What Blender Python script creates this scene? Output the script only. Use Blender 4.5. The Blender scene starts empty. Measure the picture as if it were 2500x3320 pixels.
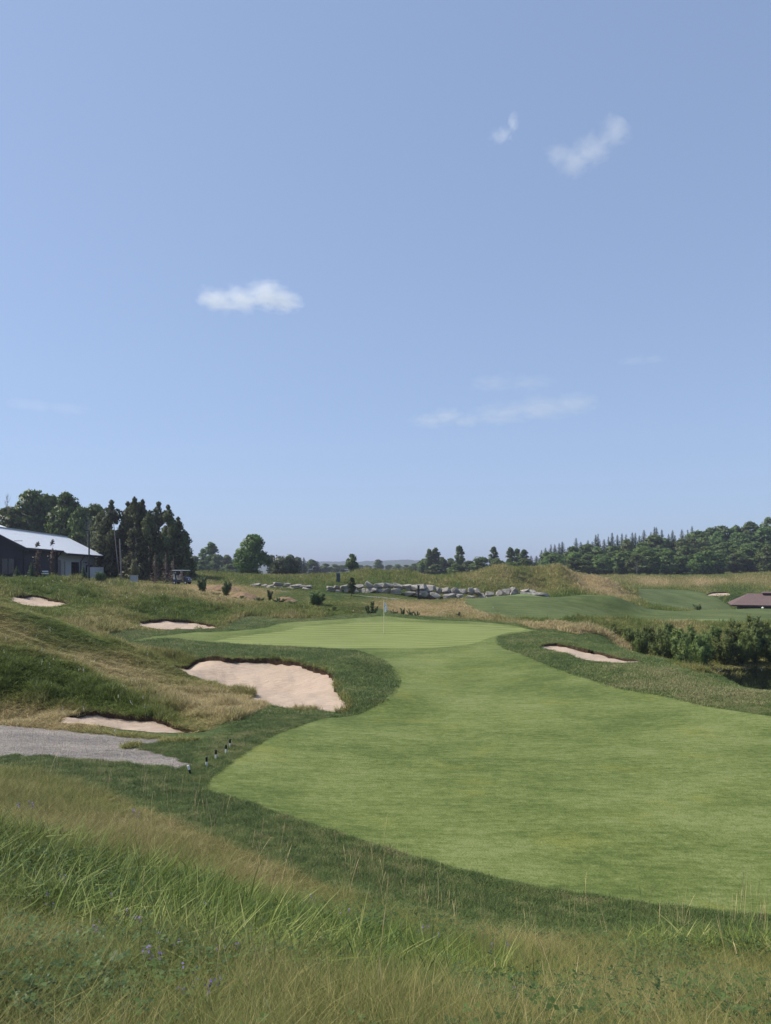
import bpy, bmesh, math, random
import numpy as np
from mathutils import Vector, Matrix, Euler
from mathutils.geometry import delaunay_2d_cdt

D = bpy.data
SC = bpy.context.scene
COL = SC.collection
rad = math.radians

# ------------------------------------------------------------------ camera, sky, sun, exposure
F = 2388.0          # focal length in photo pixels (photo 2500 x 3320)
VH = 1850.0         # row of the eye level
H = 4.3             # eye height above the putting green
cam_d = D.cameras.new('camera')
cam = D.objects.new('camera', cam_d)
COL.objects.link(cam)
cam.location = (0, 0, H)
cam.rotation_euler = (rad(90), 0, 0)
cam_d.sensor_fit = 'VERTICAL'
cam_d.sensor_height = 24.0
cam_d.lens = 24.0 * F / 3320.0
cam_d.shift_y = (VH - 1660.0) / 3320.0
cam_d.clip_start = 0.1
cam_d.clip_end = 30000
SC.camera = cam

SUN_AZ = rad(-80)   # left of the view direction (+Y)
SUN_EL = rad(50)
world = D.worlds.new('World')
SC.world = world
world.use_nodes = True
wn = world.node_tree.nodes
wl = world.node_tree.links
wn.clear()
sky = wn.new('ShaderNodeTexSky')
sky.sky_type = 'NISHITA'
sky.sun_disc = False
sky.sun_elevation = SUN_EL
sky.sun_rotation = SUN_AZ
sky.altitude = 300
sky.air_density = 1.0
sky.dust_density = 0.6
sky.ozone_density = 2.5
hsv = wn.new('ShaderNodeHueSaturation')
hsv.inputs['Saturation'].default_value = 0.80
hsv.inputs['Value'].default_value = 1.0
tintn = wn.new('ShaderNodeMix')
tintn.data_type = 'RGBA'
tintn.blend_type = 'MULTIPLY'
tintn.inputs[0].default_value = 1.0
tintn.inputs[7].default_value = (1.0, 0.95, 1.02, 1)
bg = wn.new('ShaderNodeBackground')
bg.inputs[1].default_value = 0.15
wo = wn.new('ShaderNodeOutputWorld')
wl.new(sky.outputs[0], hsv.inputs['Color'])
wl.new(hsv.outputs[0], tintn.inputs[6])
gam = wn.new('ShaderNodeGamma')
gam.inputs['Gamma'].default_value = 0.45
tint2 = wn.new('ShaderNodeMix')
tint2.data_type = 'RGBA'
tint2.blend_type = 'MULTIPLY'
tint2.inputs[0].default_value = 1.0
tint2.inputs[7].default_value = (1.01, 1.285, 1.66, 1)
wl.new(tintn.outputs[2], gam.inputs[0])
wl.new(gam.outputs[0], tint2.inputs[6])
wl.new(tint2.outputs[2], bg.inputs[0])
wl.new(bg.outputs[0], wo.inputs[0])

sun_d = D.lights.new('sun', 'SUN')
sun_d.energy = 3.8
sun_d.angle = rad(0.6)
sun_d.color = (1.0, 0.94, 0.83)
sun = D.objects.new('sun', sun_d)
COL.objects.link(sun)
SDIR = Vector((math.sin(SUN_AZ) * math.cos(SUN_EL), math.cos(SUN_AZ) * math.cos(SUN_EL), math.sin(SUN_EL)))
sun.rotation_euler = SDIR.to_track_quat('Z', 'Y').to_euler()
sun.location = (0, 0, 60)

SC.view_settings.view_transform = 'Standard'
SC.view_settings.look = 'None'
SC.view_settings.exposure = 0.57
SC.view_settings.gamma = 1.0
SC.view_settings.use_curve_mapping = False
SC.render.engine = 'CYCLES'
SC.cycles.max_bounces = 8
SC.cycles.diffuse_bounces = 3
SC.cycles.glossy_bounces = 2
SC.cycles.transmission_bounces = 3
SC.cycles.volume_bounces = 4
SC.cycles.transparent_max_bounces = 6
SC.cycles.caustics_reflective = False
SC.cycles.caustics_refractive = False
SC.cycles.use_denoising = True

# ------------------------------------------------------------------ small helpers
def lin(r, g, b):
    def c(x):
        x /= 255.0
        return x / 12.92 if x <= 0.04045 else ((x + 0.055) / 1.055) ** 2.4
    return (c(r), c(g), c(b), 1.0)

def hash2(ix, iy, seed):
    n = (ix.astype(np.int64) * 374761393 + iy.astype(np.int64) * 668265263 + seed * 982451653) & 0xffffffff
    n = ((n ^ (n >> 13)) * 1274126177) & 0xffffffff
    n = n ^ (n >> 16)
    return (n & 0xffff) / 65535.0

def vnoise(x, y, seed=0):
    ix = np.floor(x); iy = np.floor(y)
    fx = x - ix; fy = y - iy
    fx = fx * fx * (3 - 2 * fx); fy = fy * fy * (3 - 2 * fy)
    a = hash2(ix, iy, seed); b = hash2(ix + 1, iy, seed)
    c = hash2(ix, iy + 1, seed); d = hash2(ix + 1, iy + 1, seed)
    return (a + (b - a) * fx) * (1 - fy) + (c + (d - c) * fx) * fy

def fbm(x, y, seed=0, octaves=3):
    s = np.zeros_like(np.asarray(x, float)); a = 0.5; t = 0
    for k in range(octaves):
        s = s + a * vnoise(np.asarray(x) * 2 ** k, np.asarray(y) * 2 ** k, seed + 17 * k)
        t += a; a *= 0.5
    return s / t

def smooth(a, b, x):
    t = np.clip((x - a) / (b - a), 0, 1)
    return t * t * (3 - 2 * t)

def tag(o, label=None, cat=None, group=None, kind=None):
    if label: o['label'] = label
    if cat: o['category'] = cat
    if group: o['group'] = group
    if kind: o['kind'] = kind
    return o

def link(o, parent=None):
    COL.objects.link(o)
    if parent is not None: o.parent = parent
    return o

def empty(name, loc=(0, 0, 0), rz=0.0):
    o = D.objects.new(name, None)
    o.empty_display_size = 0.3
    o.location = loc
    o.rotation_euler = (0, 0, rz)
    return link(o)

def np_mesh(name, V, faces=None, quads=None, tris=None, mat=None, smooth_shade=False):
    """fast mesh from numpy arrays; faces as (n,3) and/or (m,4) arrays"""
    me = D.meshes.new(name)
    V = np.asarray(V, np.float32)
    loops = []; starts = []; tot = 0
    for A in (tris, quads):
        if A is None or len(A) == 0: continue
        A = np.asarray(A, np.int32)
        k = A.shape[1]
        loops.append(A.ravel()); starts.append(np.arange(len(A), dtype=np.int32) * k + tot)
        tot += A.size
    me.vertices.add(len(V)); me.vertices.foreach_set('co', V.ravel())
    if loops:
        L = np.concatenate(loops); S = np.concatenate(starts)
        me.loops.add(len(L)); me.loops.foreach_set('vertex_index', L)
        me.polygons.add(len(S)); me.polygons.foreach_set('loop_start', S)
        me.update(calc_edges=True)
        if smooth_shade:
            me.polygons.foreach_set('use_smooth', np.ones(len(S), bool))
    me.update()
    if mat: me.materials.append(mat)
    return me

def fattr(me, name, data, domain='POINT', typ='FLOAT'):
    a = me.attributes.new(name, typ, domain)
    data = np.asarray(data)
    if typ == 'FLOAT_VECTOR': a.data.foreach_set('vector', data.astype(np.float32).ravel())
    elif typ == 'INT': a.data.foreach_set('value', data.astype(np.int32))
    else: a.data.foreach_set('value', data.astype(np.float32))

class MB:
    """collects shapes, then links them as ONE mesh object"""
    def __init__(s): s.v = []; s.f = []
    def add(s, V, Fc):
        o = len(s.v); s.v += [tuple(p) for p in V]; s.f += [[i + o for i in f] for f in Fc]; return s
    def box(s, x0, x1, y0, y1, z0, z1, M=None):
        V = [(x, y, z) for z in (z0, z1) for y in (y0, y1) for x in (x0, x1)]
        if M is not None: V = [M @ Vector(p) for p in V]
        return s.add(V, [(0, 2, 3, 1), (4, 5, 7, 6), (0, 1, 5, 4), (2, 6, 7, 3), (0, 4, 6, 2), (1, 3, 7, 5)])
    def tube(s, pts, radii, n=6, cap=True):
        pts = [Vector(p) for p in pts]; V = []; Fc = []
        for i, p in enumerate(pts):
            d = (pts[min(i + 1, len(pts) - 1)] - pts[max(i - 1, 0)])
            if d.length < 1e-9: d = Vector((0, 0, 1))
            d.normalize()
            a = d.orthogonal() if i == 0 else (a - d * a.dot(d))
            if a.length < 1e-6: a = d.orthogonal()
            a.normalize(); b = d.cross(a)
            r = radii[i] if hasattr(radii, '__len__') else radii
            for k in range(n):
                t = 2 * math.pi * k / n
                V.append(p + a * (r * math.cos(t)) + b * (r * math.sin(t)))
        for i in range(len(pts) - 1):
            for k in range(n):
                Fc.append((i * n + k, i * n + (k + 1) % n, (i + 1) * n + (k + 1) % n, (i + 1) * n + k))
        if cap:
            Fc.append(tuple(reversed(range(n)))); Fc.append(tuple(range((len(pts) - 1) * n, len(pts) * n)))
        return s.add(V, Fc)
    def mesh(s, name, mat=None, sm=False):
        me = D.meshes.new(name); me.from_pydata(s.v, [], s.f)
        if mat: me.materials.append(mat)
        if sm: me.polygons.foreach_set('use_smooth', [True] * len(me.polygons))
        me.update(); return me
    def build(s, name, mat, parent=None, loc=None, sm=False):
        o = D.objects.new(name, s.mesh(name, mat, sm))
        if loc is not None: o.location = loc
        return link(o, parent)

def copy_tree(o, parent=None):
    c = o.copy(); COL.objects.link(c)
    if parent is not None: c.parent = parent
    for ch in list(o.children): copy_tree(ch, c)
    return c

# ------------------------------------------------------------------ materials
class NT:
    def __init__(s, m):
        s.m = m; s.n = m.node_tree.nodes; s.l = m.node_tree.links
    def N(s, t, **kw):
        n = s.n.new(t)
        for k, v in kw.items(): setattr(n, k, v)
        return n
    def val(s, sock, v):
        if hasattr(v, 'is_output') or isinstance(v, bpy.types.NodeSocket): s.l.new(v, sock)
        else: sock.default_value = v
    def noise(s, scale, detail=3, rough=0.55, vec=None, dist=0.0):
        n = s.N('ShaderNodeTexNoise'); n.inputs['Scale'].default_value = scale
        n.inputs['Detail'].default_value = detail; n.inputs['Roughness'].default_value = rough
        n.inputs['Distortion'].default_value = dist
        if vec is not None: s.l.new(vec, n.inputs['Vector'])
        return n.outputs['Fac']
    def pos(s, scale=(1, 1, 1), rot=(0, 0, 0), obj=False):
        if obj:
            t = s.N('ShaderNodeTexCoord').outputs['Object']
        else:
            t = s.N('ShaderNodeNewGeometry').outputs['Position']
        mp = s.N('ShaderNodeMapping'); mp.inputs['Scale'].default_value = scale; mp.inputs['Rotation'].default_value = rot
        s.l.new(t, mp.inputs['Vector']); return mp.outputs[0]
    def ramp(s, fac, stops):
        r = s.N('ShaderNodeValToRGB'); e = r.color_ramp.elements
        while len(e) < len(stops): e.new(0.5)
        for el, (p, c) in zip(e, stops): el.position = p; el.color = c
        s.l.new(fac, r.inputs[0]); return r.outputs[0]
    def mix(s, fac, a, b, mode='MIX'):
        n = s.N('ShaderNodeMix'); n.data_type = 'RGBA'; n.blend_type = mode
        s.val(n.inputs[0], fac); s.val(n.inputs[6], a); s.val(n.inputs[7], b); return n.outputs[2]
    def math(s, op, a, b=0.0, clamp=False):
        n = s.N('ShaderNodeMath'); n.operation = op; n.use_clamp = clamp
        s.val(n.inputs[0], a); s.val(n.inputs[1], b); return n.outputs[0]
    def attr(s, name, typ='GEOMETRY'):
        a = s.N('ShaderNodeAttribute'); a.attribute_name = name; a.attribute_type = typ; return a.outputs['Fac']
    def bump(s, h, strength=0.5, dist=0.05):
        b = s.N('ShaderNodeBump'); b.inputs['Strength'].default_value = strength; b.inputs['Distance'].default_value = dist
        s.l.new(h, b.inputs['Height']); return b.outputs[0]
    def bsdf(s, color, rough=0.8, spec=0.3, normal=None, metal=0.0, **kw):
        p = s.N('ShaderNodeBsdfPrincipled')
        s.val(p.inputs['Base Color'], color); s.val(p.inputs['Roughness'], rough)
        p.inputs['Specular IOR Level'].default_value = spec; p.inputs['Metallic'].default_value = metal
        if normal is not None: s.l.new(normal, p.inputs['Normal'])
        return p
    def out(s, sh):
        o = s.N('ShaderNodeOutputMaterial'); s.l.new(sh, o.inputs[0])

def mat(name):
    m = D.materials.new(name); m.use_nodes = True; m.node_tree.nodes.clear()
    return m, NT(m)

def simple(name, color, rough=0.7, spec=0.3, metal=0.0, var=0.25, scale=4.0, bump=0.15, bscale=20.0):
    m, t = mat(name)
    v = t.pos(obj=True)
    n = t.noise(scale, 4, 0.6, v)
    c = t.mix(n, tuple(x * (1 - var) for x in color[:3]) + (1,), tuple(min(1, x * (1 + var)) for x in color[:3]) + (1,))
    nb = t.noise(bscale, 3, 0.6, v)
    t.out(t.bsdf(c, rough, spec, t.bump(nb, bump, 0.02), metal).outputs[0])
    return m
# ------------------------------------------------------------------ terrain: heights from surveyed points
CP = []
def Pv(u, v, Y): CP.append(((u - 1250) / F * Y, Y, H - (v - VH) * Y / F))
def Zv(u, Y, z): CP.append(((u - 1250) / F * Y, Y, z))
for x in (-3, 0, 3):
    for y in (-1.2, 0.8, 2.2): CP.append((x, y, 2.7 - 0.22 * max(0, y)))
# slope in front of the viewer
for u, L in {
    -500: [(4, 2.1), (8, 1.5), (12, .9), (16, .1), (18.5, -.15)],
    0: [(4.2, 1.9), (7, 1.25), (10.5, .78), (13, .42), (16, -.05), (18.3, -.22)],
    400: [(4.2, 1.85), (7, 1.05), (9, .62), (11.2, .24), (13.5, -.06), (16, -.25)],
    800: [(4.2, 1.8), (6.5, 1.0), (8, .55), (9.5, .14), (11.5, -.2), (13.5, -.36)],
    1250: [(4.2, 1.75), (6, 1.0), (7.5, .4), (9, -.06), (11, -.4), (12.5, -.46)],
    1700: [(4.3, 1.6), (6, .82), (7.5, .26), (9, -.2), (10.5, -.44), (11.2, -.47)],
    2100: [(4.5, 1.5), (6, .76), (7.5, .2), (9, -.24), (10.5, -.48)],
    2500: [(4.7, 1.4), (6, .72), (7.5, .16), (9, -.28), (10.2, -.48)],
    3100: [(5, 1.2), (7.5, .1), (9.5, -.48)]}.items():
    for Y, z in L: Zv(u, Y, z)
# fairway and green
for u, Y, z in [(1000, 17, -.45), (1500, 15, -.5), (1500, 20, -.5), (2000, 14, -.5), (2000, 20, -.46), (2400, 17, -.45), (1300, 25, -.45),
                (1250, 32, -.3), (1250, 37, -.1), (1600, 30, -.32), (1250, 40, 0), (2500, 20, -.4), (3100, 15, -.5), (3100, 25, -.2),
                (1250, 64, .25), (1250, 70, -.2)]: Zv(u, Y, z)
for u, v, Y in [(1245, 2054, 50.3), (1245, 2003, 58), (1250, 1991, 61), (690, 2085, 43), (560, 2072, 42), (1690, 2042, 53), (1620, 2068, 45),
                (920, 2022, 54), (1500, 2018, 56), (430, 2078, 39.5), (500, 2050, 46), (1350, 2220, 30.3)]: Pv(u, v, Y)
# left middle: bunkers and banks behind the green
for p in [(560, 2041, 50), (480, 2035, 50), (520, 2008, 54), (640, 2018, 54), (700, 2036, 51), (470, 1998, 56), (480, 1980, 57.5), (400, 1945, 60), (600, 1962, 61),
          (380, 1936, 60.5), (500, 1945, 62), (700, 1985, 60), (850, 2000, 58), (500, 1915, 75), (300, 1925, 72), (560, 1893, 98), (800, 1950, 72),
          (1000, 1985, 66), (1000, 1960, 72), (1200, 1972, 72),
          (120, 1966, 52), (60, 1946, 54), (120, 1936, 57), (200, 1950, 55.5), (215, 1962, 53), (100, 1903, 61), (50, 1900, 60), (0, 1925, 56), (150, 1886, 66), (250, 1890, 70),
          (0, 1880, 66), (200, 1888, 95), (250, 1985, 48), (350, 2020, 46), (300, 1975, 52), (330, 1950, 58)]: Pv(*p)
for p in [(0, 80, 3.0), (250, 85, 3.0), (0, 42, 1.9), (150, 42, 1.45), (0, 140, 3.5), (-500, 100, 3.5), (400, 120, 3.2),
          (-300, 21, -.1), (-300, 25, 1.9), (-300, 33, 3.4), (-300, 42, 2.4), (-300, 55, 3.0), (-300, 70, 3.6)]: Zv(*p)
# near left mound
for p in [(0, 1962, 33), (150, 2005, 34), (300, 2060, 35), (470, 2120, 35), (640, 2190, 32.5), (800, 2238, 29.8),
          (0, 2130, 24.8), (150, 2165, 25), (350, 2230, 25), (500, 2290, 24.3), (0, 2335, 22), (100, 2322, 22.3), (250, 2302, 23), (400, 2325, 22.8),
          (550, 2350, 22.2), (690, 2340, 22.5), (650, 2374, 21), (0, 2040, 28.5), (200, 2100, 29.5), (350, 2160, 29.5), (500, 2220, 28.5), (620, 2262, 27),
          (500, 2371, 21.3), (350, 2352, 21.6), (220, 2332, 21.8), (0, 2355, 21), (0, 2400, 19.5), (300, 2430, 18.7), (600, 2480, 17.3),
          (735, 2421, 19), (900, 2380, 20.5), (1050, 2330, 23.5)]: Pv(*p)
# big bunker
for p in [(555, 2152, 36), (400, 2095, 37), (500, 2110, 37.5), (700, 2138, 35.5), (850, 2138, 35.5), (950, 2146, 34.6), (1050, 2173, 32.6), (1087, 2213, 30.1),
          (1130, 2298, 25.8), (1000, 2304, 25.4), (850, 2280, 26.8), (800, 2222, 32.4), (700, 2198, 33.4), (950, 2236, 31), (1000, 2270, 28), (900, 2265, 28.6),
          (700, 2218, 30.6), (620, 2205, 31.2), (700, 2265, 27.3), (750, 2290, 25.4), (1150, 2150, 33), (1190, 2205, 30.4), (1180, 2285, 26), (900, 2117, 37.3), (1040, 2122, 36.5),
          (700, 2112, 38)]: Pv(*p)
# right: mound, bunker, pond
for p in [(1620, 2090, 42), (1700, 2060, 47), (1760, 2048, 50), (1830, 2121, 36.5), (1920, 2140, 35.2), (2000, 2149, 34), (1800, 2092, 41), (1900, 2108, 39), (2000, 2131, 36.2),
          (2085, 2146, 34), (1765, 2098, 40.3), (1800, 2075, 43), (1900, 2088, 41.6), (2050, 2117, 38), (1850, 2062, 46), (2000, 2098, 41), (2150, 2138, 36), (2300, 2184, 31.5),
          (2500, 2245, 26.5), (2500, 2322, 22.5), (2300, 2285, 24.8), (2000, 2222, 28.5), (1780, 2150, 34), (1850, 2035, 57), (1950, 2055, 54)]: Pv(*p)
for p in [(2150, 42, -1.5), (2300, 38, -1.8), (2500, 33, -2.2), (2000, 48, -1.3), (2350, 43, -3.0), (2500, 40, -3.3), (2500, 47, -3.2), (2750, 40, -3.2), (2750, 30, -1.5),
          (2750, 26, -.2), (3100, 30, -1), (3100, 40, -3), (3100, 50, -2.7), (2300, 51, -2.5), (2500, 52.7, -2.5), (2450, 58, -1.9), (2250, 58, -1.8), (2100, 52, -1.8),
          (1950, 57, -1.3), (1850, 60, -.9), (1750, 61, -.45), (2800, 60, -1.8)]: Zv(*p)
# far right: tees and shed hollow
for p in [(2200, 2011, 80), (2200, 2021, 76), (2400, 2012, 80), (2000, 2014, 79), (2200, 2005, 84), (2200, 1985, 90), (2300, 1978, 95), (2450, 1976, 97), (2150, 1978, 96),
          (2150, 1959, 115), (2200, 1930, 130), (2330, 1928, 135), (2000, 1870, 180), (2250, 1868, 185), (2450, 1865, 170), (2650, 1862, 170), (2100, 1900, 160), (2300, 1890, 165),
          (1700, 1939, 88), (1880, 1938, 89), (1560, 1938, 90), (1980, 1943, 95), (1900, 1938, 96), (1920, 1942, 101), (2080, 1966, 92), (1600, 1937, 92), (1800, 1936, 92), (2000, 1945, 90), (1700, 1933, 96), (1700, 2005, 72), (1600, 2000, 70), (1850, 2000, 73), (2000, 1992, 86),
          (2100, 1988, 88), (1700, 1970, 80), (1500, 1942, 90), (1500, 1972, 79)]: Pv(*p)
for p in [(2400, 105, -2.4), (2400, 125, -2.2), (2650, 115, -2.2), (2700, 97, -.8), (2700, 80, -1.1)]: Zv(*p)
# centre: tall grass, path, rock wall, mounds
for p in [(1400, 1945, 90), (1400, 1975, 78), (1400, 2003, 68), (1560, 2008, 66), (850, 1905, 102), (1000, 1911, 100.5), (1100, 1922, 98), (1400, 1940, 97), (1600, 1942, 98),
          (1780, 1941, 97), (1100, 1903, 101), (1400, 1908, 101), (1600, 1910, 101), (1790, 1932, 101), (900, 1885, 107), (1240, 1846, 112), (1180, 1856, 112), (1300, 1856, 112), (1100, 1872, 112), (1000, 1868, 115),
          (900, 1872, 112), (1425, 1880, 113), (1560, 1852, 112), (1610, 1847, 112), (1660, 1853, 113), (1765, 1882, 113), (1875, 1859, 116), (1820, 1868, 115), (1950, 1884, 118), (2050, 1928, 118), (1850, 1920, 104),
          (1750, 1925, 103), (680, 1858, 125), (750, 1863, 128), (820, 1877, 118), (640, 1873, 112), (700, 1903, 92), (800, 1945, 80), (760, 1900, 96), (1100, 1927, 92),
          (1300, 1942, 92), (1100, 1950, 80), (1200, 1960, 76)]: Pv(*p)
for u in (800, 1000, 1250, 1450, 1600): Zv(u, 145, 2.0)
for p in [(1870, 140, 1.4), (680, 160, 2.5), (1800, 230, 2.2), (2200, 230, 3), (2500, 230, 3.4), (1800, 320, 4.5), (2200, 320, 8), (2500, 320, 12), (3000, 320, 14), (3000, 200, 4),
          (300, 300, 2), (900, 300, 1.5), (1400, 300, 1.0), (300, 900, 0), (1250, 900, -2), (2300, 900, 4), (1250, 3000, -12), (0, 3000, -12), (2500, 3000, -10),
          (1250, 9000, -20), (0, 9000, -20), (2500, 9000, -20), (-900, 300, 3), (3600, 300, 8), (-900, 3000, -10), (3600, 3000, -10), (-1000, 30, 3), (-1000, 15, 1), (3600, 60, -1.5), (3600, 20, -.5)]: Zv(*p)
CP = np.array(CP)
Y0 = 2.0                                   # the grid fans out from 2 m behind the viewer
def param(x, y):
    yf = np.maximum(np.asarray(y, float) + Y0, 0.3)
    return np.stack([np.asarray(x) / yf, np.log(yf)], -1)
_cq = param(CP[:, 0], CP[:, 1])
_c2 = 0.02 ** 2
def _ker(A, B):
    d = ((A[:, None, :] - B[None]) ** 2).sum(-1)
    return -np.sqrt(d + _c2)
_n = len(CP)
_A = np.zeros((_n + 3, _n + 3)); _A[:_n, :_n] = _ker(_cq, _cq) - np.eye(_n) * 0.004
_A[:_n, _n] = 1; _A[:_n, _n + 1:] = _cq; _A[_n, :_n] = 1; _A[_n + 1:, :_n] = _cq.T
_w = np.linalg.solve(_A, np.concatenate([CP[:, 2], np.zeros(3)]))
def height(x, y):
    x = np.asarray(x, float); y = np.asarray(y, float); sh = x.shape
    q = param(x.ravel(), y.ravel()); out = np.empty(len(q))
    for i in range(0, len(q), 20000):
        s = q[i:i + 20000]
        out[i:i + 20000] = _ker(s, _cq) @ _w[:_n] + _w[_n] + s @ _w[_n + 1:]
    return out.reshape(sh)
def hz(x, y): return float(height(np.array([x]), np.array([y]))[0])

_ys = np.exp(np.linspace(math.log(3.0), math.log(240), 420))
def hit(uv):
    """where the sight line through each photo point first meets the ground (survey of the plan)"""
    uv = np.asarray(uv, float)
    X = (uv[:, 0:1] - 1250) / F * _ys; Yg = np.broadcast_to(_ys, X.shape)
    Zr = H - (uv[:, 1:2] - VH) / F * _ys
    dz = Zr - height(X, Yg)
    res = []
    for i in range(len(uv)):
        k = np.argmax(dz[i] < 0)
        if k == 0: k = len(_ys) - 1
        a = dz[i, k - 1]; b = dz[i, k]; t = a / (a - b) if a != b else 0
        y = _ys[k - 1] + (_ys[k] - _ys[k - 1]) * min(max(t, 0), 1)
        res.append(((uv[i, 0] - 1250) / F * y, y))
    return np.array(res)

def plan(pts):
    """outline points (u, v) or (u, v, Y) -> ground-plan x, y"""
    out = np.zeros((len(pts), 2)); need = [i for i, p in enumerate(pts) if len(p) == 2]
    if need: out[need] = hit([pts[i] for i in need])
    for i, p in enumerate(pts):
        if len(p) == 3: out[i] = ((p[0] - 1250) / F * p[2], p[2])
    return out

def catmull(P, n=6):
    P = np.asarray(P); m = len(P); out = []
    for i in range(m):
        p0, p1, p2, p3 = P[i - 1], P[i], P[(i + 1) % m], P[(i + 2) % m]
        for k in range(n):
            t = k / n
            out.append(0.5 * ((2 * p1) + (-p0 + p2) * t + (2 * p0 - 5 * p1 + 4 * p2 - p3) * t * t + (-p0 + 3 * p1 - 3 * p2 + p3) * t ** 3))
    return np.array(out)

def inside(poly, q):
    x, y = q[:, 0], q[:, 1]; c = np.zeros(len(q), bool); n = len(poly)
    for i in range(n):
        x1, y1 = poly[i]; x2, y2 = poly[(i + 1) % n]
        m = ((y1 > y) != (y2 > y))
        if y1 != y2: c ^= m & (x < (x2 - x1) * (y - y1) / (y2 - y1) + x1)
    return c

OUT = {}
OUT['rough'] = [   # mown rough round the fairway, the collar and the right-hand mound
    (-400, 2440, 18.5), (-150, 2435, 18.5), (60, 2435), (220, 2440), (380, 2455), (500, 2470), (600, 2478), (520, 2455), (440, 2432), (470, 2412), (640, 2400), (520, 2388), (400, 2376),
    (300, 2362), (430, 2368), (560, 2378), (655, 2374), (700, 2352), (780, 2330), (850, 2300), (880, 2283), (960, 2304), (1060, 2308), (1135, 2302), (1095, 2230), (1085, 2205), (1050, 2170), (940, 2140),
    (840, 2133), (700, 2132), (600, 2126), (520, 2108), (450, 2098), (390, 2082), (330, 2062), (420, 2042), (560, 2044), (690, 2040), (722, 2032), (800, 1998), (920, 2005), (1060, 1999), (1180, 1986), (1280, 1984),
    (1400, 2000), (1500, 2007), (1600, 2015), (1720, 2034), (1790, 2040), (1850, 2052), (2000, 2094), (2150, 2136), (2300, 2182), (2500, 2243), (2800, 2340, 24), (3300, 2420, 22),
    (3300, 3120, 8.6), (2500, 3040, 9.0), (2100, 3040), (1700, 3030), (1450, 2990), (1250, 2940), (1000, 2850), (800, 2760), (600, 2680), (420, 2600), (250, 2540), (60, 2500), (-150, 2490, 16), (-400, 2500, 16)]
OUT['fairway'] = [
    (428, 2079), (500, 2063), (600, 2053), (720, 2048), (850, 2037), (920, 2020), (1060, 2011), (1180, 2002), (1260, 1999), (1400, 2011), (1560, 2017), (1690, 2034), (1752, 2045),
    (1690, 2050), (1630, 2062), (1612, 2080), (1650, 2108), (1800, 2166), (2000, 2230), (2200, 2268), (2500, 2322), (2750, 2360, 22), (3200, 2500, 18),
    (3200, 3060, 9.4), (2750, 3000, 9.9), (2500, 2972), (2300, 2955), (2000, 2917), (1700, 2868), (1400, 2796), (1200, 2735), (1000, 2670), (800, 2600), (668, 2556), (740, 2480), (830, 2420), (930, 2368), (1090, 2325), (1200, 2300),
    (1265, 2255), (1290, 2208), (1262, 2160), (1190, 2118), (1080, 2104), (900, 2095), (760, 2086), (620, 2077), (520, 2070)]
OUT['green'] = [(700, 2078), (790, 2062), (920, 2046), (980, 2032), (1150, 2020), (1300, 2017), (1450, 2021), (1600, 2028), (1690, 2037), (1700, 2043), (1620, 2058), (1560, 2078), (1480, 2094),
                (1350, 2102), (1150, 2101), (980, 2097), (820, 2091), (740, 2086)]
OUT['sand_a'] = [(552, 2152), (640, 2138), (740, 2134), (860, 2135), (930, 2142), (1000, 2156), (1060, 2176), (1082, 2195), (1087, 2222), (1110, 2262), (1128, 2290), (1115, 2303), (1030, 2305), (930, 2298), (860, 2284),
                 (790, 2274), (828, 2252, 29.0), (812, 2242, 29.6), (740, 2228), (660, 2207), (600, 2180)]
OUT['sand_b'] = [(215, 2322), (300, 2306), (410, 2318), (500, 2328), (580, 2350), (655, 2373), (560, 2377), (450, 2372), (330, 2355), (200, 2345)]
OUT['sand_c'] = [(35, 1940), (70, 1932), (130, 1932), (190, 1945), (228, 1957), (195, 1965), (130, 1968), (70, 1960)]
OUT['sand_d'] = [(448, 2025), (480, 2012), (545, 2007), (620, 2012), (680, 2024), (716, 2034), (660, 2039), (560, 2041), (490, 2037)]
OUT['sand_e'] = [(1752, 2098), (1772, 2087), (1830, 2090), (1910, 2108), (1990, 2128), (2088, 2146), (2040, 2149), (1960, 2148), (1870, 2132), (1790, 2110)]
OUT['sand_f'] = [(2292, 1927), (2310, 1920), (2356, 1920), (2360, 1931), (2300, 1931)]
OUT['gravel'] = [(-500, 2330, 22.5), (-150, 2343, 21.5), (0, 2350), (150, 2362), (300, 2378), (440, 2392), (530, 2402), (400, 2420), (470, 2432), (540, 2452), (622, 2484), (520, 2484), (380, 2470), (220, 2456), (60, 2450), (-150, 2455, 17.8), (-500, 2470, 17.3)]
OUT['cartpath'] = [(820, 1905, 98), (960, 1912, 96.5), (1060, 1923, 94), (1200, 1931, 93), (1360, 1940, 92), (1500, 1943, 91.5), (1500, 1948, 90), (1360, 1948, 90), (1200, 1940, 90.8), (1060, 1931, 91.8), (960, 1920, 94), (820, 1909, 96.5)]
OUT['bank'] = [(1500, 1947), (1560, 1938, 91.5), (1680, 1933, 95.5), (1850, 1933, 95), (1990, 1936, 93), (2060, 1955, 92), (2150, 1976, 94), (2300, 1974, 98), (2520, 1972, 99.5), (2750, 1972, 99.5), (2750, 2018, 77), (2400, 2018, 76.5), (2150, 2018, 76.5), (1985, 2015, 77),
               (1900, 2005, 73.5), (1800, 2008, 71), (1680, 2008, 70), (1570, 1990)]
OUT['tee_a'] = [(1970, 2014, 78.5), (2100, 2009, 81), (2300, 2008, 81.5), (2385, 2010, 80.5), (2300, 2016, 77.6), (2100, 2016, 77.8)]
OUT['tee_b'] = [(2245, 1980, 94), (2330, 1975, 97), (2450, 1974, 98.2), (2700, 1973, 98.8), (2700, 1981, 94), (2500, 1980, 94.2), (2350, 1981, 93.6)]
OUT['tee_c'] = [(1560, 1939, 90.5), (1680, 1935, 94.8), (1800, 1935, 94.5), (1900, 1939, 94), (1950, 1943, 92), (1880, 1943, 90), (1720, 1941, 90)]
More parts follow.
